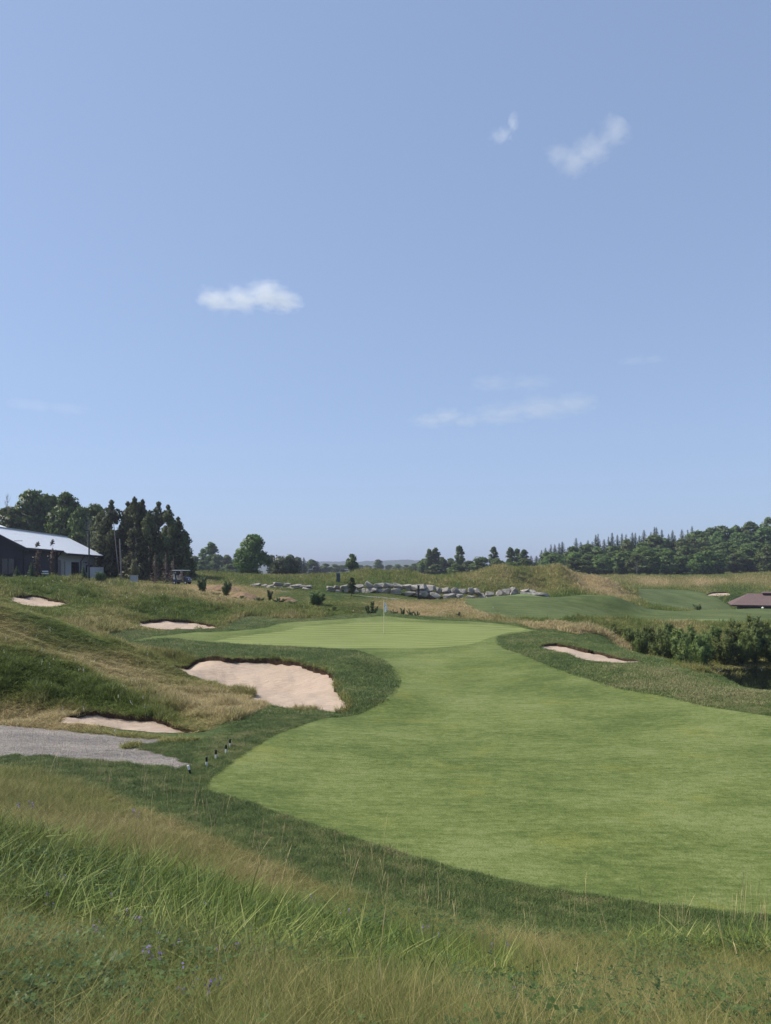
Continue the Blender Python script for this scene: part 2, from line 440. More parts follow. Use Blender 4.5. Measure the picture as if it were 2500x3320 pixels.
OUT['fairway_far'] = [(2065, 1925, 135), (2190, 1915, 142), (2330, 1934, 131), (2380, 1945, 122), (2300, 1965, 112), (2150, 1966, 108), (2095, 1955, 112)]
PRIO = ['rough', 'fairway_far', 'bank', 'fairway', 'green', 'tee_a', 'tee_b', 'tee_c', 'gravel', 'cartpath', 'sand_a', 'sand_b', 'sand_c', 'sand_d', 'sand_e', 'sand_f']
POLY = {}
_rng = np.random.default_rng(5)
for k in PRIO:
    xy = plan(OUT[k]); q = param(xy[:, 0], xy[:, 1])
    n = 8 if k in ('fairway', 'green', 'sand_a', 'rough') else 6
    q = catmull(q, n)
    if k.startswith('sand') or k == 'gravel':
        q = q + _rng.normal(0, 0.0012 if k != 'gravel' else 0.0036, q.shape)
    if k in ('rough', 'fairway'):
        q = q + _rng.normal(0, 0.0012 if k == 'rough' else .0006, q.shape)
    POLY[k] = q

# ---- conforming triangulation
tt = np.concatenate([np.linspace(-1.5, -.62, 22), np.arange(-.60, .601, .0036), np.linspace(.62, 1.5, 22)])
ll = np.concatenate([np.linspace(math.log(1.0), math.log(5.5), 18)[:-1], np.arange(math.log(5.5), math.log(70), .0105), np.arange(math.log(70), math.log(150), .008), np.linspace(math.log(150), math.log(420), 40), np.linspace(math.log(450), math.log(14000), 30)])
TT, LL = np.meshgrid(tt, ll)
G = np.stack([TT.ravel(), LL.ravel()], -1)
_r2 = np.random.default_rng(3)
G = G + _r2.uniform(-1, 1, G.shape) * np.array([.0009, .0018])
# drop grid points that crowd an outline
allb = np.concatenate([POLY[k] for k in PRIO])
def _key(a): return set(map(tuple, np.floor(a / .0032).astype(int)))
bk = _key(allb); gk = np.floor(G / .0032).astype(int)
G = G[np.array([tuple(k) not in bk for k in gk])]
pts = [Vector(p) for p in G]; faces_in = []
o = len(pts)
for k in PRIO:
    pts += [Vector(p) for p in POLY[k]]; faces_in.append(list(range(o, o + len(POLY[k])))); o += len(POLY[k])
vq, _, tri, _, _, orig = delaunay_2d_cdt(pts, [], faces_in, 0, 1e-9)
Q = np.array([tuple(v) for v in vq]); T = np.array([tuple(t) for t in tri if True], dtype=object)
T = np.array([list(t) for t in tri], np.int64)
REG = np.zeros(len(T), int)                                  # 0 = native grassland
_cen = Q[T].mean(1)
for i, k in enumerate(PRIO):
    P_ = POLY[k]; b = np.where(((_cen > P_.min(0)) & (_cen < P_.max(0))).all(1))[0]
    REG[b[inside(P_, _cen[b])]] = i + 1
VY = np.exp(Q[:, 1]) - Y0; VX = Q[:, 0] * np.exp(Q[:, 1])
VZ = height(VX, VY)
# hummocks in the unmown grassland only
reg_touch = np.zeros(len(Q), bool)
for k in range(3): reg_touch[T[REG > 0, k]] = True
near_mown = reg_touch.copy()
for _ in range(4):
    m = near_mown[T].any(1)
    for k in range(3): near_mown[T[m, k]] = True
nat = ~near_mown
amp = 0.06 + 0.22 * smooth(45, 100, VY)
wl_ = 1.6 + 5.5 * smooth(45, 100, VY)
hum = (fbm(VX / wl_, VY / wl_, 11, 3) - .5) * 2 * amp + (fbm(VX / .75, VY / .75, 19, 2) - .5) * .20 * smooth(18, 22, VY) * (1 - smooth(60, 75, VY))
hum = np.where(VY > 300, 0, hum)
VZ = VZ + np.where(nat, hum, 0)
idx = {k: i + 1 for i, k in enumerate(PRIO)}
sandreg = [idx[k] for k in PRIO if k.startswith('sand')]
is_sand_v = np.zeros(len(Q), bool)
for k in range(3): is_sand_v[T[np.isin(REG, sandreg), k]] = True

# dryness of the grass, with shade tinted into the left mound's lower slope: places surveyed from the photo (u, v, radius m, amount)
SPL = [(60, 1975, 3, -.22), (180, 2020, 3, -.22), (300, 2065, 3, -.2), (420, 2110, 3, -.1), (100, 2060, 4, .16), (400, 2190, 4, .14), (250, 2130, 3, .10), (600, 2260, 3, .3), (720, 2300, 3, .45), (800, 2290, 2.5, .3), (150, 2110, 4, .05),
       (60, 2190, 2.5, -.28), (200, 2225, 2.5, -.3), (350, 2270, 2.2, -.28), (470, 2312, 1.6, -.3), (120, 2250, 2.2, -.3), (60, 2250, 3, -.05), (40, 2322, 1.6, .8), (150, 2332, 1.5, .8), (240, 2340, 1.2, .5), (560, 2330, 1.5, -.15), (640, 2345, 1.2, -.1),  # leading negative amounts: lush grass plus painted shade on the mound's lower slope
       (560, 1960, 7, -.3), (430, 1960, 6, -.25), (640, 1990, 5, -.25), (300, 1960, 5, .15), (260, 1925, 6, .1), (520, 1905, 7, -.1), (620, 1915, 6, .3), (700, 1925, 6, .35), (740, 1965, 5, .35), (800, 1975, 5, -.2), (680, 1940, 5, .3),
       (560, 1895, 8, .2), (100, 1905, 6, -.1), (250, 1905, 7, -.05), (900, 1985, 5, -.1), (1000, 1965, 6, -.15), (1150, 1975, 7, -.1), (1300, 1980, 7, .15), (1400, 1965, 8, .3), (1480, 1960, 6, .25), (1420, 1995, 6, .2),
       (1240, 1855, 8, .2), (1600, 1856, 9, .15), (1870, 1868, 8, .25), (1700, 1890, 8, .1), (1100, 1885, 9, -.1), (1000, 1885, 9, -.05), (1850, 1905, 8, .15), (1950, 1905, 8, .1), (2250, 1880, 14, .32), (2100, 1885, 14, .35), (2440, 1885, 14, .32), (1980, 1885, 12, .3),
       (1880, 2045, 4, .9), (1940, 2062, 4, .9), (1830, 2030, 3, .5), (460, 2105, 2.5, .3), (760, 1905, 6, .5), (420, 2110, 2, .1), (840, 2010, 3, .4), (750, 2000, 2, .2),
       (100, 2700, 2.2, .32), (300, 2650, 2.0, .42), (450, 2750, 1.6, .38), (60, 2560, 2.2, .25), (100, 2850, 1.4, -.12), (400, 2900, 1.5, -.3), (700, 3000, 1.3, -.35), (1000, 3080, 1.2, -.3), (1300, 3120, 1.0, -.15),
       (900, 2900, 1.1, .3), (1200, 3010, .9, .35), (1550, 3060, 1.0, .3), (1800, 3100, 1.2, .3), (2100, 3180, 1.3, .35), (2400, 3250, 1.4, .55), (2000, 3290, 1.0, .5), (1500, 3300, .9, .35), (1100, 3300, .8, .25), (500, 3280, .9, .15), (200, 3300, .8, .05), (2300, 3080, 1.0, -.05)]
_sxy = hit([(a, b) for a, b, _, _ in SPL])
def dryness(x, y):
    d = 0.40 + 0.0 * x
    for (sx, sy), (_, v_, r, a) in zip(_sxy, SPL):
        if v_ > 2520: a = a * .6 - (.12 if v_ < 3150 else .2)
        d = d + a * np.exp(-((x - sx) ** 2 + (y - sy) ** 2) / (r * r))
    d = d - .10 * smooth(60, 80, y)
    s = 1 / (1.2 + 0.05 * y)
    d = d + (fbm(x * s, y * s, 41, 3) - .5) * (0.55 + .45 * smooth(25, 50, y))
    d = d + (fbm(x * s * 5, y * s * 5, 43, 2) - .5) * 0.25
    return np.clip(d, 0, 1)
VD = dryness(VX, VY)
# places where the wild grass stays short (u, v, radius m, height factor)
LOWS = [(620, 2365, 1.0, .2), (650, 2376, .8, .2), (590, 2386, .8, .2), (200, 2352, .8, .3), (260, 2360, .8, .2), (320, 2368, .8, .2), (455, 2028, 2, .3), (480, 2040, 2, .3), (520, 2043, 2, .3), (40, 1990, 3, .5), (0, 1975, 3, .4), (100, 2060, 4, .5), (250, 2120, 4, .5), (400, 2175, 3, .55), (200, 2040, 3, .55), (30, 2040, 3.5, .5), (560, 2170, 1.5, .3), (610, 2185, 1.5, .35), (30, 1955, 2, .2),
        (60, 1963, 2.2, .2), (130, 1975, 2.4, .2), (200, 1972, 2.4, .2), (90, 1990, 2.5, .35), (160, 2010, 2.0, .5), (280, 2356, .8, .3), (370, 2366, .8, .25), (460, 2378, .8, .2), (560, 2380, .7, .2), (220, 2344, .8, .55),
        (420, 2620, .8, .4), (600, 2700, .7, .35), (800, 2790, .7, .35), (1000, 2870, .7, .35), (1250, 2960, .7, .35), (1450, 3005, .7, .35), (1700, 3045, .7, .35), (1950, 3060, .7, .35), (2200, 3055, .7, .4), (2450, 3045, .7, .4),
        (560, 1893, 6, .12), (600, 1894, 6, .12), (530, 1893, 5, .3), (640, 1900, 5, .35), (580, 1905, 5, .4)]
LOWW = [tuple(hit([(a, b)])[0]) + (r, f) for a, b, r, f in LOWS]
for u_, v_ in ((850, 1915), (950, 1920), (1050, 1932), (1150, 1944), (1250, 1950), (1350, 1955)):
    for Y_ in (94, 88, 82, 76): LOWW.append(((u_ - 1250) / F * Y_, Y_, 5.5, .28))
for u_ in (1420, 1520, 1620, 1720, 1790):
    LOWW.append(((u_ - 1250) / F * 95, 95, 4, .2))
for x_, y_ in ((17, 36), (20, 33), (23, 30), (27, 27), (32, 26), (14, 40), (22, 27), (18, 30), (15, 44), (26, 55), (22, 53), (30, 55)): LOWW.append((x_, y_, 3.0, .15))
def low(p):
    k = np.ones(len(p))
    for x_, y_, r_, f_ in LOWW: k = k * (1 - (1 - f_) * np.exp(-((p[:, 0] - x_) ** 2 + (p[:, 1] - y_) ** 2) / (r_ * r_)))
    return np.clip(k, .12, 1)
# ------------------------------------------------------------------ ground materials
def ground_mat():
    m, t = mat('wild_grass_ground')
    p = t.pos()
    d = t.attr('dry')
    n1 = t.noise(2.2, 4, 0.65, p); n2 = t.noise(14.0, 3, 0.6, p); n3 = t.noise(0.35, 3, .5, p)
    f = t.math('ADD', d, t.math('MULTIPLY', t.math('SUBTRACT', n1, .5), .55))
    f = t.math('ADD', f, t.math('MULTIPLY', t.math('SUBTRACT', n2, .5), .5), True)
    c = t.ramp(f, [(0.0, (.024, .048, .011, 1)), (.3, (.050, .078, .019, 1)), (.55, (.098, .104, .033, 1)), (.8, (.19, .150, .062, 1)), (1.0, (.30, .215, .11, 1))])
    b = t.bump(t.math('ADD', n2, t.math('MULTIPLY', n1, 1.5)), .9, .12)
    t.out(t.bsdf(c, .95, .1, b).outputs[0]); return m
def turf_mat(name, c1, c2, c3, stripe=0.0, swidth=1.2, srot=0.0, fine=60.0, streak=(1, 1, 1), dry=None, dryamt=.25, warp=.35, gain=4.6):
    """mown turf: fine grain, streaks along the mowing direction, slow patches, optional mowing stripes"""
    m, t = mat(name)
    p = t.pos()
    ps = t.pos(scale=streak, rot=(0, 0, srot))
    n1 = t.noise(.22, 4, .6, p); n2 = t.noise(1.3, 7, .78, ps); n3 = t.noise(fine, 2, .6, p); n4 = t.noise(7.0, 5, .75, p)
    f = t.math('ADD', t.math('MULTIPLY', n1, .38), t.math('MULTIPLY', n2, .30))
    f = t.math('ADD', f, t.math('MULTIPLY', n4, .32))
    f = t.math('ADD', t.math('MULTIPLY', t.math('SUBTRACT', f, .5), gain), .5, True)
    n6 = t.noise(9.0, 4, .75, t.pos(scale=(.22, 1.0, 1), rot=(0, 0, srot)))
    f = t.math('ADD', f, t.math('MULTIPLY', t.math('SUBTRACT', n6, .5), 1.5 if stripe < .5 else .6), True)
    if stripe > 0:
        w = t.N('ShaderNodeTexWave'); w.wave_type = 'BANDS'; w.bands_direction = 'Y'; w.wave_profile = 'SIN'
        w.inputs['Scale'].default_value = 1.0 / swidth; w.inputs['Distortion'].default_value = warp * 6; w.inputs['Detail'].default_value = 1.0; w.inputs['Detail Scale'].default_value = .18
        t.l.new(t.pos(rot=(0, 0, srot)), w.inputs['Vector'])
        f = t.math('ADD', f, t.math('MULTIPLY', t.math('SUBTRACT', w.outputs['Fac'], .5), stripe), True)
    c = t.ramp(f, [(0.08, c1), (.5, c2), (.92, c3)])
    if dry is not None:
        dm = t.math('MULTIPLY', t.math('SUBTRACT', t.noise(.5, 5, .7, t.pos(scale=(1, 1, 1), rot=(0, 0, .3))), .56), 5.0, True)
        c = t.mix(t.math('MULTIPLY', dm, dryamt), c, dry)
    g = t.math('ADD', t.math('MULTIPLY', n3, .7), .65)
    cg = t.N('ShaderNodeMix'); cg.data_type = 'RGBA'; cg.blend_type = 'MULTIPLY'; cg.inputs[0].default_value = .8
    cmb = t.N('ShaderNodeCombineColor'); 
    for i in range(3): t.l.new(g, cmb.inputs[i])
    t.l.new(c, cg.inputs[6]); t.l.new(cmb.outputs[0], cg.inputs[7])
    b = t.bump(t.math('ADD', n3, t.math('MULTIPLY', n4, .8)), .55, .03)
    t.out(t.bsdf(cg.outputs[2], .9, .15, b).outputs[0]); return m
def sand_mat():
    m, t = mat('bunker_sand')
    p = t.pos()
    n1 = t.noise(.7, 4, .6, p); n2 = t.noise(6, 4, .65, t.pos(scale=(.35, 1.6, 1), rot=(0, 0, .25))); n3 = t.noise(70, 2, .6, p)
    f = t.math('ADD', t.math('MULTIPLY', n1, .5), t.math('MULTIPLY', n2, .5))
    c = t.ramp(f, [(.25, (.37, .278, .208, 1)), (.5, (.49, .38, .292, 1)), (.75, (.57, .45, .352, 1))])
    w = t.N('ShaderNodeTexWave'); w.bands_direction = 'Y'; w.inputs['Scale'].default_value = 1.4; w.inputs['Distortion'].default_value = 5.0; w.inputs['Detail'].default_value = 3; w.inputs['Detail Scale'].default_value = .8
    t.l.new(t.pos(rot=(0, 0, .35)), w.inputs['Vector'])
    h = t.math('ADD', t.math('MULTIPLY', w.outputs['Fac'], .35), t.math('ADD', t.math('MULTIPLY', n2, 2.2), t.math('MULTIPLY', n3, .5)))
    t.out(t.bsdf(c, .95, .1, t.bump(h, .8, .06)).outputs[0]); return m
def gravel_mat():
    m, t = mat('gravel')
    p = t.pos()
    v = t.N('ShaderNodeTexVoronoi'); v.inputs['Scale'].default_value = 22; t.l.new(p, v.inputs['Vector'])
    n1 = t.noise(.7, 6, .72, t.pos(scale=(.4, 1.6, 1))); n2 = t.noise(35, 3, .7, p)
    c = t.ramp(n1, [(.3, (.14, .122, .108, 1)), (.5, (.25, .222, .196, 1)), (.68, (.37, .31, .255, 1))])
    hs = t.N('ShaderNodeHueSaturation'); hs.inputs['Saturation'].default_value = .2; t.l.new(v.outputs['Color'], hs.inputs['Color'])
    c = t.mix(.75, c, hs.outputs[0], 'SOFT_LIGHT')
    c2 = t.mix(t.math('MULTIPLY', n2, .5), c, (.12, .11, .105, 1))
    t.out(t.bsdf(c2, .9, .2, t.bump(t.math('ADD', v.outputs['Distance'], n2), .9, .05)).outputs[0]); return m
def soil_mat(name='bunker_soil', a=(.028, .018, .012, 1), b=(.10, .068, .045, 1)):
    m, t = mat(name)
    p = t.pos(); n = t.noise(9, 5, .7, p)
    t.out(t.bsdf(t.ramp(n, [(.3, a), (.7, b)]), .95, .1, t.bump(t.noise(25, 3, .6, p), .9, .06)).outputs[0]); return m

M = {}
M['ground'] = ground_mat()
M['rough'] = turf_mat('mown_rough', (.040, .064, .018, 1), (.068, .098, .029, 1), (.102, .132, .043, 1), fine=45, dry=(.115, .105, .05, 1), dryamt=.5)
M['fairway'] = turf_mat('fairway_turf', (.070, .098, .022, 1), (.118, .150, .040, 1), (.172, .20, .070, 1), srot=.06, streak=(.28, 1.0, 1), fine=28, dry=(.205, .205, .040, 1), dryamt=.55)
M['green'] = turf_mat('green_turf', (.145, .178, .052, 1), (.182, .214, .068, 1), (.215, .245, .085, 1), stripe=.8, swidth=3.4, srot=-.07, streak=(.3, 1.2, 1), fine=80)
M['bank'] = turf_mat('bank_turf', (.055, .077, .023, 1), (.082, .108, .034, 1), (.115, .138, .05, 1), stripe=.22, swidth=5, srot=.08, streak=(.3, 1, 1), fine=20)
M['tee'] = turf_mat('tee_turf', (.10, .145, .048, 1), (.135, .178, .065, 1), (.165, .20, .08, 1), fine=20)
M['sand'] = sand_mat()
M['gravel'] = gravel_mat()
M['soil'] = soil_mat()
M['asphalt'] = simple('cart_path_asphalt', (.20, .20, .205, 1), .9, .2, var=.2, scale=.6, bump=.2)

SURF = {}
def region_object(name, regs, m, drop=None, noise_z=None, kind='structure'):
    sel = T[np.isin(REG, regs)]
    used = np.unique(sel); rm = np.full(len(Q), -1); rm[used] = np.arange(len(used))
    V = np.stack([VX[used], VY[used], VZ[used]], -1)
    if drop is not None: V[:, 2] += drop(V)
    f = rm[sel]
    # orient faces upward
    a, b, c = V[f[:, 0]], V[f[:, 1]], V[f[:, 2]]
    nz = np.cross(b - a, c - a)[:, 2]; f[nz < 0] = f[nz < 0][:, ::-1]
    me = np_mesh(name, V, tris=f, mat=m, smooth_shade=True)
    fattr(me, 'dry', VD[used])
    ob = link(D.objects.new(name, me)); tag(ob, kind=kind)
    return ob, V, f, used

gobj, *_ = region_object('ground', [0], M['ground'])
region_object('mown_rough', [idx['rough']], M['rough'])
region_object('fairway', [idx['fairway']], M['fairway'])
region_object('fairway', [idx['fairway_far']], M['bank'])
region_object('putting_green', [idx['green']], M['green'])
region_object('tee_bank', [idx['bank']], M['bank'])
for k in ('tee_a', 'tee_b', 'tee_c'): region_object('tee_box', [idx[k]], M['tee'], drop=lambda V: .015)
region_object('gravel_path', [idx['gravel']], M['gravel'])
region_object('cart_path', [idx['cartpath']], M['asphalt'])
LIP = {}
for k, lip in (('sand_a', .18), ('sand_b', .12), ('sand_c', .14), ('sand_d', .14), ('sand_e', .12), ('sand_f', .18)):
    q_ = POLY[k]; yf_ = np.exp(q_[:, 1]); bx_, by_ = q_[:, 0] * yf_, yf_ - Y0
    def drop(V, lip=lip, bx_=bx_, by_=by_):
        xs = np.linspace(bx_.min(), bx_.max(), 30); hw = (bx_.max() - bx_.min()) / 18
        mid = np.array([(by_[np.abs(bx_ - x) < hw].max() + by_[np.abs(bx_ - x) < hw].min()) / 2 for x in xs])
        far = smooth(-.4, .6, (V[:, 1] - np.interp(V[:, 0], xs, mid)) / (.25 * (by_.max() - by_.min())))
        n = fbm(V[:, 0] * 1.3, V[:, 1] * 1.3, 7, 3) - .5
        n2 = fbm(V[:, 0] * 5 + 9, V[:, 1] * 3, 9, 2) - .5
        return -lip * (.25 + 1.0 * far) + n * .22 + n2 * .05
    ob, V, f, used = region_object('bunker_sand', [idx[k]], M['sand'], drop)
    # bare soil face between turf edge and sand
    e = np.concatenate([f[:, [0, 1]], f[:, [1, 2]], f[:, [2, 0]]]); es = np.sort(e, 1)
    _, inv, cnt = np.unique(es, axis=0, return_inverse=True, return_counts=True)
    be = e[cnt[inv.ravel()] == 1]
    top = np.stack([VX[used], VY[used], VZ[used]], -1); LIP[k] = top[np.unique(be)]
    n = len(V); VV = np.concatenate([top + [0, 0, .012], V - [0, 0, .05]])
    qd = np.stack([be[:, 1], be[:, 0], be[:, 0] + n, be[:, 1] + n], -1)
    uq = np.unique(qd); r2 = np.full(2 * n, -1); r2[uq] = np.arange(len(uq))
    me = np_mesh('bunker_edge', VV[uq], quads=r2[qd], mat=M['soil'])
    tag(link(D.objects.new('bunker_edge', me)), kind='structure')

# pond
m, t = mat('pond_water')
p = t.pos(scale=(1, .5, 1)); h = t.noise(1.6, 3, .5, p)
pb = t.bsdf((.006, .009, .006, 1), .04, .5, t.bump(h, .06, .05)); t.out(pb.outputs[0]); M['water'] = m
wp = catmull(np.array([(14, 44), (16, 36), (20, 31), (27, 27.5), (38, 27), (52, 33), (54, 48), (44, 55.5), (30, 57), (20, 56)]), 6)
mb = MB(); mb.add([(x, y, -2.5) for x, y in wp], [list(range(len(wp)))])
tag(mb.build('pond_water', M['water']), kind='structure')

# distant wooded ridge beyond the plain
def ridge(y0, zfun, x0, x1, m, depth, seed):
    nx, ny = 420, 12
    xs = np.linspace(x0, x1, nx); tt_ = np.linspace(0, 1, ny)
    X, S = np.meshgrid(xs, tt_); Yr = y0 + depth * S
    prof = np.sin(np.minimum(S * 1.25, 1) * math.pi / 2)
    Z = -14 + (zfun(X) + 14) * prof + (fbm(X / 16, Yr / 22, seed, 2) - .5) * 9 * prof
    V = np.stack([X.ravel(), Yr.ravel(), Z.ravel()], -1)
    i = np.arange(nx * ny).reshape(ny, nx)
    qd = np.stack([i[:-1, :-1].ravel(), i[:-1, 1:].ravel(), i[1:, 1:].ravel(), i[1:, :-1].ravel()], -1)
    o = link(D.objects.new('hills', np_mesh('hills', V, quads=qd, mat=m, smooth_shade=True))); return tag(o, kind='structure')
m, t = mat('far_woodland')
p = t.pos(); n = t.noise(.06, 5, .7, p)
t.out(t.bsdf(t.ramp(n, [(.3, (.02, .038, .014, 1)), (.7, (.07, .10, .035, 1))]), .95, .1, t.bump(n, 1, 8)).outputs[0]); M['farwood'] = m
ridge(2300, lambda X: 31 + 9 * np.sin(X / 260.0 + 1.9) + 4 * np.sin(X / 100.0), -2200, 2200, M['farwood'], 400, 61)
ridge(1700, lambda X: 2 + 7 * np.sin(X / 180.0 + .8) + 5 * np.sin(X / 75.0), -1500, 1700, M['farwood'], 260, 62)
# ------------------------------------------------------------------ grass (ground cover nobody could count)
def blade_mat(name, stops, trans=.35, rough=.6, spec=.25, up=1.0):
    """colour follows how dry each tuft is, with some variety from blade to blade"""
    m, t = mat(name)
    d = t.attr('tint', 'INSTANCER'); r = t.attr('rnd')
    f = t.math('ADD', d, t.math('MULTIPLY', t.math('SUBTRACT', r, .5), .5), True)
    c = t.ramp(f, stops)
    hs = t.N('ShaderNodeHueSaturation'); t.l.new(c, hs.inputs['Color'])
    t.l.new(t.math('ADD', t.math('MULTIPLY', r, .8), .6), hs.inputs['Value'])
    g = t.N('ShaderNodeNewGeometry').outputs['Normal']
    ad = t.N('ShaderNodeVectorMath'); ad.operation = 'ADD'; t.l.new(g, ad.inputs[0]); ad.inputs[1].default_value = (0, 0, up)
    nn = t.N('ShaderNodeVectorMath'); nn.operation = 'NORMALIZE'; t.l.new(ad.outputs[0], nn.inputs[0])
    p = t.bsdf(hs.outputs[0], rough, spec, nn.outputs[0])
    tr = t.N('ShaderNodeBsdfTranslucent'); t.l.new(hs.outputs[0], tr.inputs[0])
    mx = t.N('ShaderNodeMixShader'); mx.inputs[0].default_value = trans
    t.l.new(p.outputs[0], mx.inputs[1]); t.l.new(tr.outputs[0], mx.inputs[2]); t.out(mx.outputs[0]); return m

GRASS = [(0.0, (.085, .130, .018, 1)), (.25, (.145, .185, .034, 1)), (.5, (.225, .220, .066, 1)), (.75, (.315, .265, .105, 1)), (1.0, (.45, .36, .185, 1))]
M['blade'] = blade_mat('wild_grass_blade', GRASS)
M['reed'] = blade_mat('broad_grass_blade', [(0.0, (.036, .066, .010, 1)), (.4, (.088, .132, .022, 1)), (.75, (.17, .21, .05, 1)), (1.0, (.34, .33, .13, 1))], .25, .6, .18, .25)
M['turfblade'] = blade_mat('turf_blade', [(0.0, (.072, .115, .028, 1)), (.4, (.126, .172, .048, 1)), (.75, (.205, .225, .08, 1)), (1.0, (.28, .25, .12, 1))], .25)
M['straw'] = blade_mat('dry_stalk', [(0.0, (.26, .22, .09, 1)), (.5, (.45, .34, .16, 1)), (1.0, (.58, .44, .24, 1))], .2)

def tuft(rng, n, h, w, spread, bend, seg=3, head=0.0, lean=(0, 0), hv=.35):
    """a tuft of bent tapering blades; returns verts, quads, rnd"""
    V = []; Fq = []; R = []
    for i in range(n):
        a = rng.uniform(0, 2 * math.pi); r = spread * math.sqrt(rng.uniform())
        bx, by = r * math.cos(a), r * math.sin(a)
        hh = h * rng.uniform(1 - hv, 1 + hv); ww = w * rng.uniform(.7, 1.25)
        da = rng.uniform(0, 2 * math.pi); bd = bend * rng.uniform(.3, 1.3)
        dx, dy = math.cos(da) * bd + lean[0], math.sin(da) * bd + lean[1]
        sa = rng.uniform(0, math.pi); sx, sy = math.cos(sa), math.sin(sa)
        rr = rng.uniform(); o = len(V)
        for k in range(seg + 1):
            t = k / seg
            wt = ww * (1 - t) ** .7 * (.55 + .9 * min(t * 2.5, 1) * .5) if head == 0 else (ww * .35 if t < .7 else ww * head * (1.05 - t) * 3)
            if k == seg: wt = max(wt * .15, ww * .06)
            cx = bx + dx * hh * t * t; cy = by + dy * hh * t * t; cz = hh * t * (1 - .28 * min(bd, 1.4) * t)
            V.append((cx - sx * wt / 2, cy - sy * wt / 2, cz)); V.append((cx + sx * wt / 2, cy + sy * wt / 2, cz)); R += [rr, rr]
            if k: b = o + 2 * k; Fq.append((b - 2, b - 1, b + 1, b))
    return np.array(V), np.array(Fq), np.array(R)

def scatter(name, m, variants, pos, rot, scl, tint, pick):
    """one object: the tufts plus the places where they grow; geometry nodes set a tuft on each place"""
    Vs = []; Fs = []; vid = []; rnd = []; o = 0
    for k, (V, Fq, R) in enumerate(variants):
        Vs.append(V); Fs.append(Fq + o); o += len(V); vid.append(np.full(len(V), k)); rnd.append(R)
    n = len(pos)
    Vs.append(pos); vid.append(np.full(n, -1)); rnd.append(np.zeros(n))
    me = np_mesh(name, np.concatenate(Vs), quads=np.concatenate(Fs), mat=m)
    z = o
    fattr(me, 'vid', np.concatenate(vid), typ='INT'); fattr(me, 'rnd', np.concatenate(rnd))
    fattr(me, 'rot', np.concatenate([np.zeros((z, 3)), rot]), typ='FLOAT_VECTOR')
    fattr(me, 'scl', np.concatenate([np.ones((z, 3)), scl]), typ='FLOAT_VECTOR')
    fattr(me, 'tint', np.concatenate([np.zeros(z), tint])); fattr(me, 'pick', np.concatenate([np.zeros(z), pick]), typ='INT')
    ob = link(D.objects.new(name, me))
    g = D.node_groups.new(name + '_nodes', 'GeometryNodeTree')
    g.interface.new_socket('Geometry', in_out='INPUT', socket_type='NodeSocketGeometry')
    g.interface.new_socket('Geometry', in_out='OUTPUT', socket_type='NodeSocketGeometry')
    N = g.nodes.new; L = g.links.new
    gi = N('NodeGroupInput'); go = N('NodeGroupOutput')
    def named(nm, typ):
        a = N('GeometryNodeInputNamedAttribute'); a.data_type = typ; a.inputs['Name'].default_value = nm; return a.outputs['Attribute']
    def sep(k):
        c = N('FunctionNodeCompare'); c.data_type = 'INT'; c.operation = 'EQUAL'
        ii = [s for s in c.inputs if s.type == 'INT']
        L(named('vid', 'INT'), ii[0]); ii[1].default_value = k
        s = N('GeometryNodeSeparateGeometry'); s.domain = 'POINT'
        L(gi.outputs[0], s.inputs['Geometry']); L(c.outputs[0], s.inputs['Selection']); return s.outputs['Selection']
    jn = N('GeometryNodeJoinGeometry')
    for k in range(len(variants)):
        ti = N('GeometryNodeGeometryToInstance'); L(sep(k), ti.inputs[0]); L(ti.outputs[0], jn.inputs[0])
    iop = N('GeometryNodeInstanceOnPoints')
    L(sep(-1), iop.inputs['Points']); L(jn.outputs[0], iop.inputs['Instance'])
    iop.inputs['Pick Instance'].default_value = True
    L(named('pick', 'INT'), iop.inputs['Instance Index']); L(named('rot', 'FLOAT_VECTOR'), iop.inputs['Rotation']); L(named('scl', 'FLOAT_VECTOR'), iop.inputs['Scale'])
    L(iop.outputs[0], go.inputs[0])
    md = ob.modifiers.new('tufts', 'NODES'); md.node_group = g
    tag(ob, kind='stuff'); return ob

TV = np.stack([VX, VY, VZ], -1)
TA, TB, TC = TV[T[:, 0]], TV[T[:, 1]], TV[T[:, 2]]
TAREA = np.linalg.norm(np.cross(TB - TA, TC - TA), axis=1) / 2
TCEN = (TA + TB + TC) / 3
TDIST = np.hypot(TCEN[:, 0], TCEN[:, 1])
TLOOK = np.abs(TCEN[:, 0]) / np.maximum(TCEN[:, 1] + 1.5, .5) < .62
def places(n, sel, dens, seed):
    """about n random places on the chosen ground, more where dens is larger"""
    rng = np.random.default_rng(seed)
    w = TAREA * dens * sel * TLOOK; w = w / w.sum()
    k = rng.choice(len(T), n, p=w); a, b = rng.uniform(size=(2, n)); fl = a + b > 1; a[fl] = 1 - a[fl]; b[fl] = 1 - b[fl]
    return TA[k] + (TB[k] - TA[k]) * a[:, None] + (TC[k] - TA[k]) * b[:, None], rng
def rots(n, rng, tilt=.18): return np.stack([rng.normal(0, tilt, n), rng.normal(0, tilt, n), rng.uniform(0, 6.283, n)], -1)
def field(name, m, vari, n, sel, dens, seed, smin, smax, tilt=.18, keep=None, tint=None, hscale=None):
    pos, rng = places(n, sel, dens, seed)
    if keep is not None:
        kp = rng.uniform(size=len(pos)) < keep(pos); pos = pos[kp]
    n = len(pos); s = rng.uniform(smin, smax, n)
    tn = dryness(pos[:, 0], pos[:, 1]) if tint is None else tint(pos)
    tn = np.clip(tn + rng.normal(0, .09, n), 0, 1)
    sz = s * rng.uniform(.75, 1.25, n)
    if hscale is not None: sz = sz * hscale(pos)
    sz = sz * low(pos)
    pos = pos - np.array([0, 0, .01])
    return scatter(name, m, vari, pos, rots(n, rng, tilt), np.stack([s, s, sz], -1), tn, rng.integers(0, len(vari), n))

